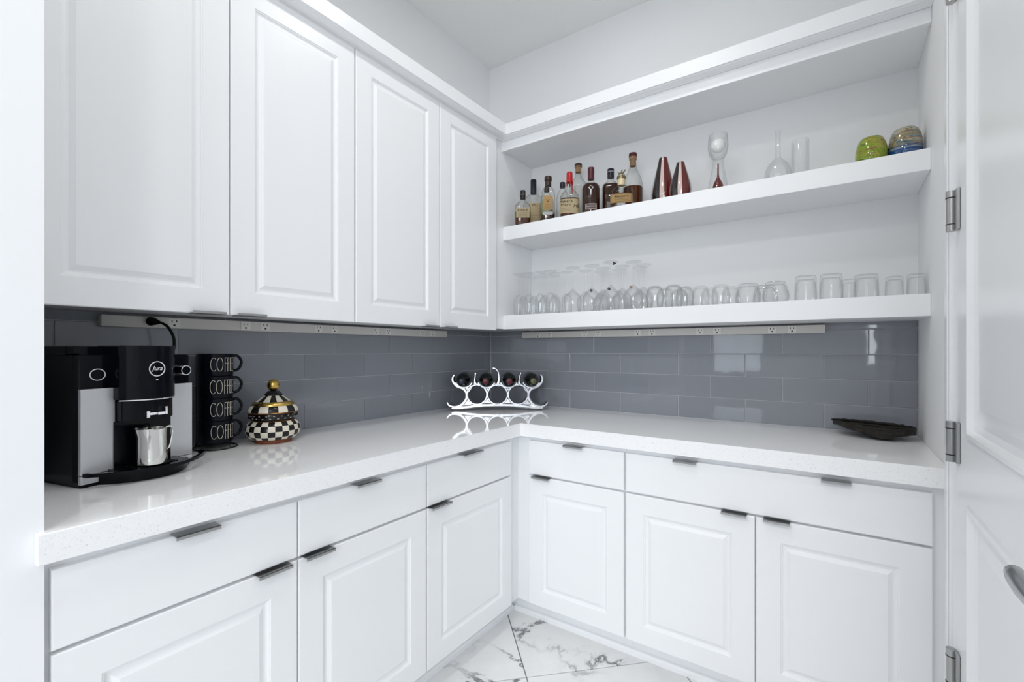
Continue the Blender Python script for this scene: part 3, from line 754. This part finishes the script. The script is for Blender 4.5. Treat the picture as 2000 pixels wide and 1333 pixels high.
# solid webs between rings
for cx_ in (-.166, -.0565, .0565, .166):
    for z0, sgn in ((.048, 1), (.1085, -1)):
        bm = bmesh.new(); A_ = [(cx_ - .026, z0 - .006 * sgn - .011 * sgn), (cx_ + .026, z0 - .017 * sgn), (cx_ + .006, z0 + .012 * sgn), (cx_ - .006, z0 + .012 * sgn)]
        vs1 = [bm.verts.new((x, -.024, z)) for x, z in A_]; vs2 = [bm.verts.new((x, .024, z)) for x, z in A_]
        bm.faces.new(vs1); bm.faces.new(vs2[::-1])
        for k in range(4): bm.faces.new((vs1[k], vs1[(k + 1) % 4], vs2[(k + 1) % 4], vs2[k]))
        obj('web', bm, 'alu', wr, world=False)
M['wineglass'] = mat('dark_bottle_glass', (.004, .006, .004), .06)
M['foilred'] = mat('foil_red', (.09, .014, .02), .35, .3)
M['foilnavy'] = mat('foil_navy', (.012, .014, .03), .35, .3)
M['foilolive'] = mat('foil_olive', (.09, .085, .035), .35, .3)
prof = [(0, .0), (.034, 0), (.0375, .004), (.0375, .175), (.034, .192), (.024, .208), (.0155, .222), (.0140, .235), (.0140, .292), (.0148, .293), (.0148, .300), (0, .300)]
foil = [(.0144, .240), (.0146, .292), (.0153, .2935), (.0153, .301), (.014, .3018), (0, .3018)]
wb = None
def wine_bottle(name, cx_, fm, label):
    c, s = math.cos(RA), math.sin(RA)
    t = thing('wine_bottle', label, 'bottle', (0, 0, 0), 0)
    t.location = (WR.x + cx_ * c - .135 * -s * 1 * 0 + .105 * -s, WR.y + cx_ * s + .105 * c, WR.z + ZU - .003)
    t.rotation_euler = (PI / 2, 0, RA)
    obj('body', lathe(prof, 36), 'wineglass', t, world=False)
    obj('foil_capsule', lathe(foil, 24), fm, t, world=False)
    return t
for cx_, fm, lb in ((-.185, 'foilnavy', 'dark wine bottle with navy foil lying in the silver rack'), (-.0615, 'foilred', 'dark wine bottle with red foil, next to the navy-foil bottle in the rack'), (.0615, 'foilred', 'dark wine bottle with red foil, next to the olive-foil bottle in the rack'), (.185, 'foilolive', 'dark wine bottle with olive foil lying in the silver rack')):
    wine_bottle('wine_bottle', cx_, fm, lb)

# ------------------------------------------------------------------ dark wooden tray by the side wall
wt = thing('wooden_tray', 'dark rough-hewn wooden tray by the side wall end of the counter', 'tray', (1.925, -.118, CT), -.04)
bm = bmesh.new(); rng = random.Random(3); NU, NV = 22, 10; top = []; bot = []
for i in range(NU + 1):
    s = i / NU; x = -.123 + .248 * s
    wv = .074 * (1 - abs(2 * s - 1) ** 3.0) ** .7 + .012
    rt, rb_ = [], []
    for j in range(NV + 1):
        q = -1 + 2 * j / NV; jag = rng.uniform(-.0024, .0024)
        y = q * wv + (.014 - .03 * s)
        zt = .054 - .007 * s - .010 * (1 - abs(q) ** 4) * (1 - abs(2 * s - 1) ** 4) + jag
        keel = abs(2 * s - 1.22)
        zb = .034 * min(1, keel / 1.15) ** 1.1 + .012 * abs(q) ** 2 * (1 if keel > .25 else .6) + jag * .4
        zb = min(max(zb, 0), zt - .009)
        rt.append(bm.verts.new((x + rng.uniform(-.003, .003) * (i in (0, NU)), y + jag, zt))); rb_.append(bm.verts.new((x, y * .96, zb)))
    top.append(rt); bot.append(rb_)
for i in range(NU):
    for j in range(NV):
        bm.faces.new((top[i][j], top[i + 1][j], top[i + 1][j + 1], top[i][j + 1])); bm.faces.new((bot[i][j], bot[i][j + 1], bot[i + 1][j + 1], bot[i + 1][j]))
    bm.faces.new((top[i][0], bot[i][0], bot[i + 1][0], top[i + 1][0])); bm.faces.new((top[i][NV], top[i + 1][NV], bot[i + 1][NV], bot[i][NV]))
for A, B in ((top[0], bot[0]), (top[NU], bot[NU])):
    for j in range(NV): bm.faces.new((A[j], A[j + 1], B[j + 1], B[j]))
obj('hollowed_slab', bm, 'wood', wt, world=False)
bm = bmesh.new()
for k, (y0, l0) in enumerate(((.052, .23), (.060, .20), (-.040, .16))):
    tube([(-.128 + .012 * k, (y0 - .02) * .5, .053 - .002 * k), (-.06, y0 + .004, .050), (.04, y0 - .004, .047), (.112 - .01 * k, (y0 - .02) * .5, .045)], [.004, .005, .005, .004], 6, bm)
obj('bark_ridge', bm, 'wood', wt, world=False)

# ------------------------------------------------------------------ bottles on the upper shelf
ZB = 1.9296
def face(x, y): return math.atan2(CX - x, y - CY)      # turned towards the opening of the room
def patch(rx, ry, sup, a_mid, a_half, z0, z1, n=14, rows=2, off=.0007):
    """label following the bottle wall; front is local -y"""
    bm = bmesh.new(); g = []
    for j in range(rows + 1):
        z = z0 + (z1 - z0) * j / rows; row = []
        for i in range(n + 1):
            a = -PI / 2 + a_mid - a_half + 2 * a_half * i / n; ca, sa = math.cos(a), math.sin(a); k = 1
            if sup: k = (abs(ca) ** sup + abs(sa) ** sup) ** (-1 / sup)
            row.append(bm.verts.new(((rx + off) * k * ca, (ry + off) * k * sa, z)))
        g.append(row)
    for A, B in zip(g, g[1:]):
        for i in range(n): f = bm.faces.new((A[i], A[i + 1], B[i + 1], B[i])); f.smooth = True
    bmesh.ops.solidify(bm, geom=bm.faces[:], thickness=-.0004)
    return bm
def wrap_text(s, size, r, z, a_mid=0, shear=0, xs=1, sup=None, bold=0, ry=None):
    bm = text_mesh(s, size, shear, xs, .0003, bold)
    for v in bm.verts:
        a = -PI / 2 + a_mid + v.co.x / r; ca, sa = math.cos(a), math.sin(a); k = 1
        if sup: k = (abs(ca) ** sup + abs(sa) ** sup) ** (-1 / sup)
        rr = (r + .0016 + v.co.z)
        v.co = Vector((rr * k * ca, (ry or r) / r * rr * k * sa, z + v.co.y))
    return bm
def bottle(name, label, x, y, prof, liq=None, liqmat='amber', sup=None, sy=1, glass='bottle', rz=None, cat='bottle', group=None):
    t = thing(name, label, cat, (x, y, ZB), face(x, y) if rz is None else rz, group)
    obj('body', lathe(prof, 40, sup=sup, sy=sy), glass, t, world=False)
    if liq:
        lp = [(0, .005)]
        for (r, z) in prof:
            if z <= liq and r > .002: lp.append((r * .93 if r > .02 else r * .8, max(z, .005)))
        # interpolate the surface
        for (r0, z0), (r1, z1) in zip(prof, prof[1:]):
            if z0 <= liq < z1: rr = r0 + (r1 - r0) * (liq - z0) / (z1 - z0); lp.append((rr * .93, liq)); break
        lp.append((0, liq)); obj('spirit', lathe(lp, 40, sup=sup, sy=sy), liqmat, t, world=False)
    return t
def part(t, name, bm, m): return obj(name, bm, m, t, world=False)
def capm(r, z0, z1, flare=0): return lathe([(0, z0), (r, z0), (r + flare, z1 - .002), (r + flare - .0015, z1), (0, z1)], 24)
def lines(t_lab, r, zs, half, sup=None, ry=None, a_mid=0, th=.0007):
    bm = None
    for z in zs:
        b2 = patch(r, ry or r, sup, a_mid, half, z, z + th, 8, 1, .0016)
        if bm is None: bm = b2
        else:
            me = bpy.data.meshes.new('tmp'); b2.to_mesh(me); bm.from_mesh(me); bpy.data.meshes.remove(me)
        if b2 is not bm: b2.free()
    return obj('print', bm, 'ink', t_lab, world=False)

# 1 small squarish bottle
t = bottle('whiskey_bottle', 'small squat whiskey bottle with cream label and black cap, at the cabinet end', .412, -.245,
           [(0, 0), (.040, 0), (.043, .004), (.043, .098), (.040, .112), (.026, .128), (.0145, .140), (.0135, .150), (.0135, .172), (0, .172)], .075, 'amber', 5, .8)
part(t, 'cap', capm(.0150, .150, .196), 'navycap'); part(t, 'cap_band', capm(.0165, .170, .174), 'cork')
l_ = part(t, 'label', patch(.043, .0344, 5, 0, .74, .040, .094), 'labelcream')
lines(l_, .043, (.048, .053, .058, .066), .5, 5, .0344)
obj('lettering', wrap_text('RIBBLE', .020, .043, .079, xs=.85, sup=5, ry=.0344, bold=.0006), 'ink', l_, world=False)
# 2 round shouldered bottle, navy cap
t = bottle('whiskey_bottle', 'round-shouldered clear bottle with tall navy capsule and yellow label', .405, -.125,
           [(0, 0), (.052, 0), (.056, .004), (.058, .10), (.058, .150), (.050, .185), (.030, .205), (.0165, .212), (.015, .222), (.015, .27), (0, .27)], .120, 'paleamber', None, .62)
part(t, 'capsule', capm(.0170, .212, .292), 'navycap')
l_ = part(t, 'label', patch(.058, .036, None, .18, .62, .040, .152), 'labelcream'); lines(l_, .058, (.060, .07, .08), .4, None, .036, .18)
obj('lettering', wrap_text('MG', .022, .058, .138, .15, bold=.0006, ry=.036), 'ink', l_, world=False)
# 3 green-label bottle behind
t = bottle('whiskey_bottle', 'slim bottle with green and black label behind the V-labelled bottle', .498, -.135,
           [(0, 0), (.035, 0), (.038, .004), (.038, .150), (.032, .175), (.018, .192), (.0135, .2), (.0135, .226), (0, .226)], .05, 'darkamber')
part(t, 'cap', capm(.0145, .205, .228), 'browncap')
l_ = part(t, 'label', patch(.038, .038, None, .1, .9, .055, .145), 'labelgreen'); lines(l_, .038, (.062, .066, .07, .076, .082), .6, None, None, .1, .0022)
# 4 V bottle
t = bottle('whiskey_bottle', 'square clear bottle with orange label bearing a black V', .560, -.225,
           [(0, 0), (.034, 0), (.0365, .004), (.0365, .135), (.034, .160), (.024, .182), (.0165, .190), (.016, .196), (.016, .205), (0, .205)], .042, 'darkamber', 5, .85)
part(t, 'stopper', lathe([(0, .196), (.0165, .196), (.0165, .222), (.0195, .224), (.0195, .244), (.0175, .247), (0, .247)], 24), 'browncap')
l_ = part(t, 'label', patch(.0365, .031, 5, -.04, .62, .062, .138), 'labelorange')
obj('lettering', wrap_text('V', .026, .0365, .108, -.04, bold=.001, sup=5, ry=.031), 'ink', l_, world=False)
lines(l_, .0365, (.070, .076, .082, .088), .42, 5, .031, -.04)
part(t, 'base_label', patch(.0365, .031, 5, -.04, .62, .036, .052), 'labelwhite')
# 5 small black cap bottle behind
t = bottle('whiskey_bottle', 'clear bottle with small black cap tucked behind the V-labelled bottle', .600, -.140,
           [(0, 0), (.030, 0), (.032, .004), (.032, .150), (.028, .172), (.0145, .195), (.0125, .200), (.0125, .215), (0, .215)], .035, 'darkamber')
part(t, 'cap', capm(.0150, .205, .232), 'navycap')
part(t, 'label', patch(.032, .032, None, .2, .5, .06, .13), 'labelwhite')
# 6 red wax bottle
t = bottle('whiskey_bottle', 'rounded square whiskey bottle dipped in red wax with cream label', .690, -.230,
           [(0, 0), (.045, 0), (.049, .005), (.050, .085), (.048, .110), (.038, .130), (.022, .146), (.0155, .156), (.0145, .170), (.0145, .215), (0, .215)], .100, 'amber', 3.5, .8)
bm = lathe([(0, .240), (.0125, .240), (.0155, .236), (.0165, .200), (.0170, .188), (.0150, .186)], 24)
for a, ln in ((.6, .055), (-.3, .012), (1.5, .02), (2.6, .016), (-1.4, .014)):
    tube([(.0158 * math.cos(a), .0158 * math.sin(a), .192), (.0158 * math.cos(a), .0158 * math.sin(a), .186 - ln * .4), (.0165 * math.cos(a), .0165 * math.sin(a), .186 - ln)], [.004, .003, .002], 8, bm)
part(t, 'wax_seal', bm, 'redwax')
l_ = part(t, 'label', patch(.050, .040, 3.5, .05, 1.05, .020, .092), 'labelcream')
obj('lettering', wrap_text("Maker's", .019, .050, .080, -.35, xs=1.1, sup=3.5, ry=.040, bold=.0004), 'ink', l_, world=False)
obj('lettering', wrap_text('Mark', .019, .050, .063, -.35, xs=1.2, sup=3.5, ry=.040, bold=.0004), 'ink', l_, world=False)
obj('lettering', wrap_text('HL', .024, .050, .056, .62, .3, sup=3.5, ry=.040), 'ink', l_, world=False)
lines(l_, .050, (.030, .036, .044), .45, 3.5, .040, -.35)
# 7 tall clear bottle behind with cork
t = bottle('whiskey_bottle', 'tall clear bottle with wooden cork stopper and white label behind the red wax bottle', .672, -.095,
           [(0, 0), (.042, 0), (.046, .004), (.046, .190), (.042, .222), (.028, .245), (.0165, .262), (.015, .275), (.015, .300), (0, .300)], .03, 'paleamber')
part(t, 'stopper', lathe([(0, .285), (.0155, .285), (.0155, .312), (.0195, .313), (.0195, .329), (0, .330)], 24), 'cork')
part(t, 'stopper_cap', capm(.0200, .318, .331), 'browncap')
part(t, 'label', patch(.046, .046, None, .2, .75, .05, .20), 'labelwhite')
# 8 stag bottle
t = bottle('whiskey_bottle', 'broad dark whiskey bottle with silver stag emblem and burgundy capsule', .806, -.222,
           [(0, 0), (.042, 0), (.045, .005), (.045, .130), (.041, .148), (.030, .160), (.020, .165), (.0155, .170), (.0145, .180), (.0145, .2), (0, .2)], .158, 'darkamber', None, .75)
part(t, 'capsule', lathe([(0, .180), (.0165, .180), (.0165, .195), (.0155, .205), (.0165, .215), (.0165, .238), (.015, .240), (0, .240)], 24), 'burgundy')
l_ = part(t, 'plate', patch(.045, .034, None, .0, .66, .022, .052), 'labelrose'); lines(l_, .045, (.0275, .032, .041, .046), .5, None, .034, 0, .0025)
bm = bmesh.new()
def st2(pts, r):
    P2 = []
    for x, z in pts: a = -PI / 2 + x / .045; P2.append((.0462 * math.cos(a), .0352 * math.sin(a), z))
    tube(P2, r, 6, bm)
st2([(0, .092), (0, .105), (0, .118)], [.0015, .0035, .0045]); st2([(0, .118), (-.008, .128), (-.014, .134)], [.0032, .0025, .0015]); st2([(0, .118), (.008, .128), (.014, .134)], [.0032, .0025, .0015])
st2([(-.008, .128), (-.005, .137)], .0016); st2([(.008, .128), (.005, .137)], .0016)
part(t, 'stag_emblem', bm, 'chrome')
# 9 behind it
t = bottle('whiskey_bottle', 'dark amber bottle with banded navy capsule behind the stag bottle', .868, -.120,
           [(0, 0), (.040, 0), (.044, .005), (.044, .150), (.040, .168), (.026, .182), (.0165, .188), (.0155, .2), (.0155, .22), (0, .22)], .172, 'darkamber', 4, .8)
part(t, 'capsule', capm(.0170, .206, .252), 'navycap'); part(t, 'capsule_band', capm(.0174, .236, .239), 'emblem')
# 10 globe bottle with horse stopper
t = bottle('whiskey_bottle', 'globe-shaped bourbon bottle with tan band label and horse stopper', .965, -.222,
           [(0, 0), (.040, 0), (.048, .006), (.0525, .030), (.0530, .050), (.050, .075), (.042, .095), (.030, .108), (.0185, .116), (.0170, .122), (.0170, .150), (0, .150)], .070, 'amber', 4.5)
part(t, 'neck_label', lathe([(.0176, .118), (.0180, .150), (.0165, .152)], 24), 'labelcream')
st_ = part(t, 'stopper', lathe([(0, .150), (.0205, .150), (.0215, .154), (.0205, .162), (.016, .165), (0, .165)], 24), 'antique')
bm = bmesh.new()
tube([(-.012, 0, .178), (0, 0, .181), (.010, 0, .180)], [.0042, .0052, .0046], 8, bm)
tube([(.009, 0, .181), (.015, 0, .188), (.017, 0, .194)], [.0036, .0028, .0024], 8, bm); tube([(.016, 0, .194), (.022, 0, .190)], [.0026, .0016], 8, bm)
for x0, x1 in ((-.011, -.016), (-.009, -.005), (.008, .006), (.010, .018)): tube([(x0, 0, .178), ((x0 + x1) / 2, .001, .171), (x1, 0, .164)], [.0022, .0016, .0014], 6, bm)
tube([(0, 0, .183), (.002, 0, .190), (.005, 0, .195)], [.003, .0028, .0022], 8, bm); tube([(-.012, 0, .180), (-.018, 0, .184)], [.0016, .001], 6, bm)
obj('horse_figure', bm, 'antique', st_, world=False)
l_ = part(t, 'label', patch(.0530, .0530, 4.5, 0, .95, .022, .064), 'labeltan')
lines(l_, .0530, (.026, .061), .92, 4.5); obj('lettering', wrap_text("Blanton's", .013, .0530, .050, 0, .2, 1.25, 4.5), 'ink', l_, world=False)
lines(l_, .0530, (.038, .033), .55, 4.5)
# 11 tall cognac style bottle
t = bottle('whiskey_bottle', 'tall tapered clear bottle with brown cork, half full of dark spirit', .982, -.112,
           [(0, 0), (.044, 0), (.048, .005), (.0495, .12), (.0475, .150), (.040, .180), (.028, .210), (.018, .235), (.0155, .250), (.0150, .275), (0, .275)], .135, 'amber')
part(t, 'cork', lathe([(0, .243), (.0145, .243), (.0150, .275), (.0185, .276), (.0185, .292), (0, .292)], 24), 'cork')
part(t, 'stopper_cap', capm(.0200, .289, .307), 'burgundy')

# ------------------------------------------------------------------ coloured and clear glass on the upper shelf
def vase(label, x, y, H, R_, rz):
    t = thing('glass_vase', label, 'vase', (x, y, ZB), rz)
    pr = [(0, 0), (.55, 0), (.80, .03), (.97, .16), (1.0, .26), (.94, .40), (.76, .60), (.55, .80), (.42, .93), (.38, .985), (.33, 1.0), (.22, 1.0), (.20, .97)]
    pr = [(a * R_, b * H) for a, b in pr]
    seg = 72
    ifn = lambda k: (k % seg)
    def stripe(j, i):
        d = (math.degrees(2 * PI * (i + .5) / seg) + 180) % 360 - 180
        for lim, k in ((-152, 2), (-96, 0), (-72, 1), (14, 2), (45, 0), (75, 1), (120, 0), (150, 1)):
            if d < lim: return k
        return 2
    obj('body', lathe(pr, seg, matf=stripe, sy=.85), ['blackglass', 'pinkglass', 'redglass'], t, world=False)
    obj('casing', lathe([(a * (1.14 - .12 * b / H), b + .0005) for a, b in pr[:-2]], seg, sy=.87), 'thickglass', t, world=False)
    return t
vase('taller teardrop glass vase striped in dark red, black and pale pink', 1.143, -.150, .234, .050, 0)
vase('shorter teardrop glass vase striped in dark red, black and pale pink', 1.240, -.215, .169, .044, .03)
t = thing('candle_holder', 'clear glass candle holder with white ball candle and red core', 'candle holder', (1.388, -.170, ZB))
obj('body', lathe([(0, .002), (.040, 0), (.044, .006), (.040, .040), (.031, .085), (.023, .130), (.0225, .150), (.026, .165), (.036, .185), (.041, .215), (.040, .250), (.0365, .272), (.0350, .272), (.0385, .250), (.0394, .215), (.034, .187), (.022, .168), (0, .160)], 40), 'thickglass', t, world=False)
obj('red_core', lathe([(0, .010), (.024, .012), (.0225, .040), (.019, .056), (.012, .070), (.0055, .083), (.0034, .10), (.0032, .140), (.0015, .148), (0, .149)], 24), 'redglass', t, world=False)
obj('ball_candle', lathe([(.0305 * math.sin(PI * k / 14), .222 - .0305 * math.cos(PI * k / 14)) for k in range(15)], 28), 'wax', t, world=False)
t = thing('glass_flask', 'clear round-bodied glass flask with long neck', 'flask', (1.612, -.115, ZB))
obj('body', lathe([(0, .003), (.034, .002), (.044, .010), (.050, .035), (.0505, .060), (.047, .085), (.038, .106), (.025, .121), (.0135, .131), (.0098, .142), (.0092, .235), (.0105, .250), (.0090, .250), (.0080, .235), (.0085, .142), (.0125, .130), (.0235, .1195), (.0365, .1045), (.0455, .084), (.049, .060), (.0485, .035), (.042, .012), (0, .006)], 40), 'glass', t, world=False)
t = thing('glass_cylinder', 'clear straight glass cylinder vase beside the flask', 'vase', (1.692, -.130, ZB))
obj('body', lathe([(0, 0), (.029, 0), (.0315, .003), (.0315, .178), (.0305, .183), (.0295, .183), (.0295, .012), (.027, .010), (0, .010)], 36), 'glass', t, world=False)
obj('bubbles', (lambda bm: [lathe([(0, -.003), (.0024, -.0015), (.003, 0), (.0024, .0015), (0, .003)], 8, bm, c=(.012 * math.cos(k * 2.4), .012 * math.sin(k * 2.4), .02 + .009 * k)) for k in range(9)] and bm)(bmesh.new()), 'glass', t, world=False)
def votive(label, x, y, m_, R_, H, rz):
    t = thing('glass_votive', label, 'votive', (x, y, ZB), rz)
    pr = [(0, 0), (.66, 0), (.82, .03), (.93, .12), (.99, .28), (1.0, .45), (.97, .62), (.90, .78), (.79, .91), (.69, .98), (.62, 1.0), (.57, .99), (.60, .93), (.76, .80), (.88, .60), (.90, .40), (.80, .12), (0, .08)]
    o = obj('body', lathe([(a * R_, b * H) for a, b in pr], 44), m_, t, world=False); return t
votive('lime green swirled glass votive bowl on the bottle shelf', 1.918, -.190, 'greenswirl', .0485, .108, .3)
votive('blue and amber swirled glass votive bowl by the side wall', 2.0155, -.175, 'blueswirl', .0500, .121, .9)

# ------------------------------------------------------------------ glassware on the lower shelf
ZG = 1.4460
ORD = ['first', 'second', 'third', 'fourth', 'fifth']
def upside(name, label, cat, prof, m_, group, extra=None):
    t = thing(name, label, cat, (0, 0, 0), 0, group)
    obj('bowl' if extra else 'body', lathe(prof, 32), m_, t, world=False)
    if extra:
        obj('stem', lathe(extra[0], 14), m_, t, world=False); obj('foot', lathe(extra[1], 32), m_, t, world=False)
    return t
# champagne flutes, rims down
fl_b = [(.0255, 0), (.0275, .02), (.0285, .060), (.0265, .085), (.018, .103), (.006, .113), (.004, .112), (.016, .101), (.0248, .084), (.027, .060), (.0262, .02), (.0243, 0)]
fl_s = [(.0045, .112), (.0036, .125), (.0036, .200), (.005, .216)]
fl_f = [(.0045, .2155), (.030, .2225), (.0325, .2245), (.030, .2262), (.004, .2262), (0, .226)]
flute = upside('champagne_flute', 'clear champagne flute upturned in the cluster by the cabinet', 'glass', fl_b, 'glass', 'upturned champagne flutes', (fl_s, fl_f))
FL = [(.385, -.245), (.452, -.245), (.520, -.240), (.588, -.245), (.365, -.165), (.432, -.165), (.500, -.160), (.568, -.165), (.375, -.085), (.445, -.085), (.515, -.080), (.640, -.165)]
for k, (x, y) in enumerate(FL):
    o = flute if k == 0 else copy_tree(flute); o.location = (x, y, ZG)
    row, i = (0, k) if k < 4 else (1, k - 4) if k < 8 else (1, 4) if k == 11 else (2, k - 8)
    o['label'] = 'clear champagne flute, %s from the wall cabinet in %s' % (ORD[i], ('the row along the shelf edge', 'the middle row of flutes', 'the row by the back wall')[row])
# wine glasses, rims down
wg_b = [(.038, 0), (.0430, .025), (.0465, .055), (.0450, .075), (.036, .092), (.018, .108), (.0060, .121), (.0035, .119), (.0165, .105), (.0345, .090), (.0435, .074), (.0450, .055), (.0415, .025), (.0365, 0)]
wg_s = [(.0055, .118), (.0042, .130), (.0038, .150), (.0038, .205), (.0055, .219)]
wg_f = [(.005, .2185), (.034, .2265), (.0385, .2290), (.036, .2308), (.004, .2308), (0, .2306)]
wg = upside('wine_glass', 'clear stemmed wine glass upturned on the glassware shelf', 'glass', wg_b, 'glass', 'upturned wine glasses', (wg_s, wg_f))
WG = [(.712, -.238), (.818, -.238), (.918, -.238), (1.030, -.238), (.735, -.138), (.835, -.138), (.938, -.138), (1.045, -.138), (.786, -.050), (.887, -.050), (.992, -.050)]
for k, (x, y) in enumerate(WG):
    o = wg if k == 0 else copy_tree(wg); o.location = (x, y, ZG + (.006 if k == 2 else 0) * 0)
    row, i = (0, k) if k < 4 else (1, k - 4) if k < 8 else (2, k - 8)
    o['label'] = 'clear stemmed wine glass, %s from the flutes in %s' % (ORD[i], ('the row along the shelf edge', 'the middle row', 'the row by the back wall')[row])
    o.scale = (1, 1, (1, 1.0, 1.03, .98, .99, 1.0, 1.0, .98, 1, 1, 1)[k])
# little stoppers lying among the stems
tri = tag(obj('glass_charm', prism([(-.007, -.008), (.009, 0), (-.007, .008)], -.003, .003), 'hole'), 'small black triangular charm hanging at a wine glass foot', 'charm')
tri.rotation_euler = (PI / 2, 0, .45); tri.location = (.948, -.2645, 1.669)
cb = None
for k, (x, y, z, m_) in enumerate(((.806, -.2745, 1.556, 'browncap'), (.902, -.2755, 1.556, 'matblack'), (1.012, -.2745, 1.556, 'cork'))):
    bm = lathe([(0, -.004), (.006, -.0035), (.008, 0), (.006, .0035), (0, .004)], 14)
    c_ = tag(obj('glass_charm', bm, m_), ('dark brown', 'small black', 'tan cork')[k] + ' round charm resting on an upturned wine glass', 'charm')
    c_.rotation_euler = (PI / 2 - .5, .5, .5); c_.location = (x, y + .055, z)
# stemless glasses
sl = [(.033, 0), (.0375, .03), (.0395, .058), (.0370, .080), (.030, .097), (.022, .1035), (0, .1045), (0, .099), (.020, .098), (.028, .092), (.035, .077), (.0375, .057), (.0357, .03), (.0315, 0)]
sg = upside('stemless_glass', 'clear rounded stemless glass upturned between wine glasses and tumblers', 'glass', sl, 'thickglass', 'upturned stemless glasses')
for k, (x, y) in enumerate(((1.128, -.225), (1.212, -.225), (1.148, -.135), (1.238, -.130), (1.190, -.05))):
    o = sg if k == 0 else copy_tree(sg); o.location = (x, y, ZG)
    o['label'] = 'clear rounded stemless glass upturned ' + ('at the shelf edge, next to the wine glasses', 'at the shelf edge, next to the round tumblers', 'in the second row, next to the wine glasses', 'in the second row, next to the round tumblers', 'against the back wall')[k]
# small rounded tumblers
rt_ = [(.034, 0), (.037, .02), (.0375, .045), (.034, .070), (.027, .086), (.020, .0900), (0, .0900), (0, .082), (.024, .080), (.032, .067), (.0355, .045), (.035, .02), (.0325, 0)]
rg = upside('round_tumbler', 'small round-bottomed clear tumbler upturned next to stemless glasses', 'glass', rt_, 'glass', 'upturned round tumblers')
for k, (x, y) in enumerate(((1.326, -.215), (1.408, -.215), (1.345, -.13), (1.432, -.13))):
    o = rg if k == 0 else copy_tree(rg); o.location = (x, y, ZG)
    o['label'] = 'small round-bottomed tumbler upturned ' + ('at the shelf edge beside the stemless glasses', 'at the shelf edge beside the pebbled tumblers', 'in the second row beside the stemless glasses', 'in the second row beside the pebbled tumblers')[k]
# textured tumblers
def textured():
    pr = [(.042, 0), (.0470, .018), (.0475, .035), (.042, .060), (.036, .078), (.034, .084), (.030, .0855), (0, .0855), (0, .078), (.031, .074), (.040, .05), (.0445, .03), (.040, 0)]
    bm = lathe(pr, 36); rg_ = random.Random(5)
    for v in bm.verts:
        r = math.hypot(v.co.x, v.co.y)
        if r > .034 and v.co.z > .004: k = 1 + rg_.uniform(-.035, .035); v.co.x *= k; v.co.y *= k
    t = thing('textured_tumbler', 'clear dimpled low tumbler with pebbled sides', 'glass', (0, 0, 0), 0, 'pebbled tumblers')
    obj('body', bm, 'thickglass', t, world=False); return t
tx = textured()
for k, (x, y, r) in enumerate(((1.512, -.215, 0), (1.612, -.215, .8), (1.565, -.115, 1.7))):
    o = tx if k == 0 else copy_tree(tx); o.location = (x, y, ZG); o.rotation_euler = (0, 0, r)
    o['label'] = 'low pebbled clear tumbler upturned ' + ('at the shelf edge beside the round tumblers', 'at the shelf edge beside the heavy tumblers', 'behind the two other pebbled tumblers')[k]
# tall tumblers with heavy bottoms
def tumbler(label, H, R_, group, m_='thickglass'):
    pr = [(R_, 0), (R_ * 1.0, H * .3), (R_ * .96, H * .80), (R_ * .93, H * .95), (R_ * .86, H), (0, H), (0, H * .86), (R_ * .70, H * .85), (R_ * .86, H * .74), (R_ * .93, H * .3), (R_ * .93, 0)]
    return upside('tumbler', label, 'glass', pr, m_, group)
tb = tumbler('clear heavy-based tumbler upturned beside the pebbled tumblers', .101, .0375, 'upturned heavy tumblers')
tb.location = (1.714, -.205, ZG)
for x, y, s in ((1.796, -.218, .98),):
    o = copy_tree(tb); o.location = (x, y, ZG); o.scale = (1, 1, s); o['label'] = 'clear heavy-based tumbler upturned in front of the narrow shot glass'
o = copy_tree(tb); o.location = (1.902, -.220, ZG); o.scale = (1.0, 1.0, .86); o['label'] = 'shorter clear heavy-based tumbler standing alone, upturned'; del o['group']
o = copy_tree(tb); o.location = (1.853, -.125, ZG); o.scale = (.62, .62, .84); o['label'] = 'narrow clear shot glass upturned behind the heavy tumblers'; del o['group']; o['category'] = 'shot glass'; o.name = 'shot_glass'
o = copy_tree(tb); o.location = (1.985, -.175, ZG); o.scale = (.72, .72, .77); o['label'] = 'clear small tumbler upturned beside the glass touching the side wall'; del o['group']
o = copy_tree(tb); o.location = (2.040, -.228, ZG); o.scale = (.70, .70, .74); o['label'] = 'clear small tumbler upturned right against the side wall'; del o['group']
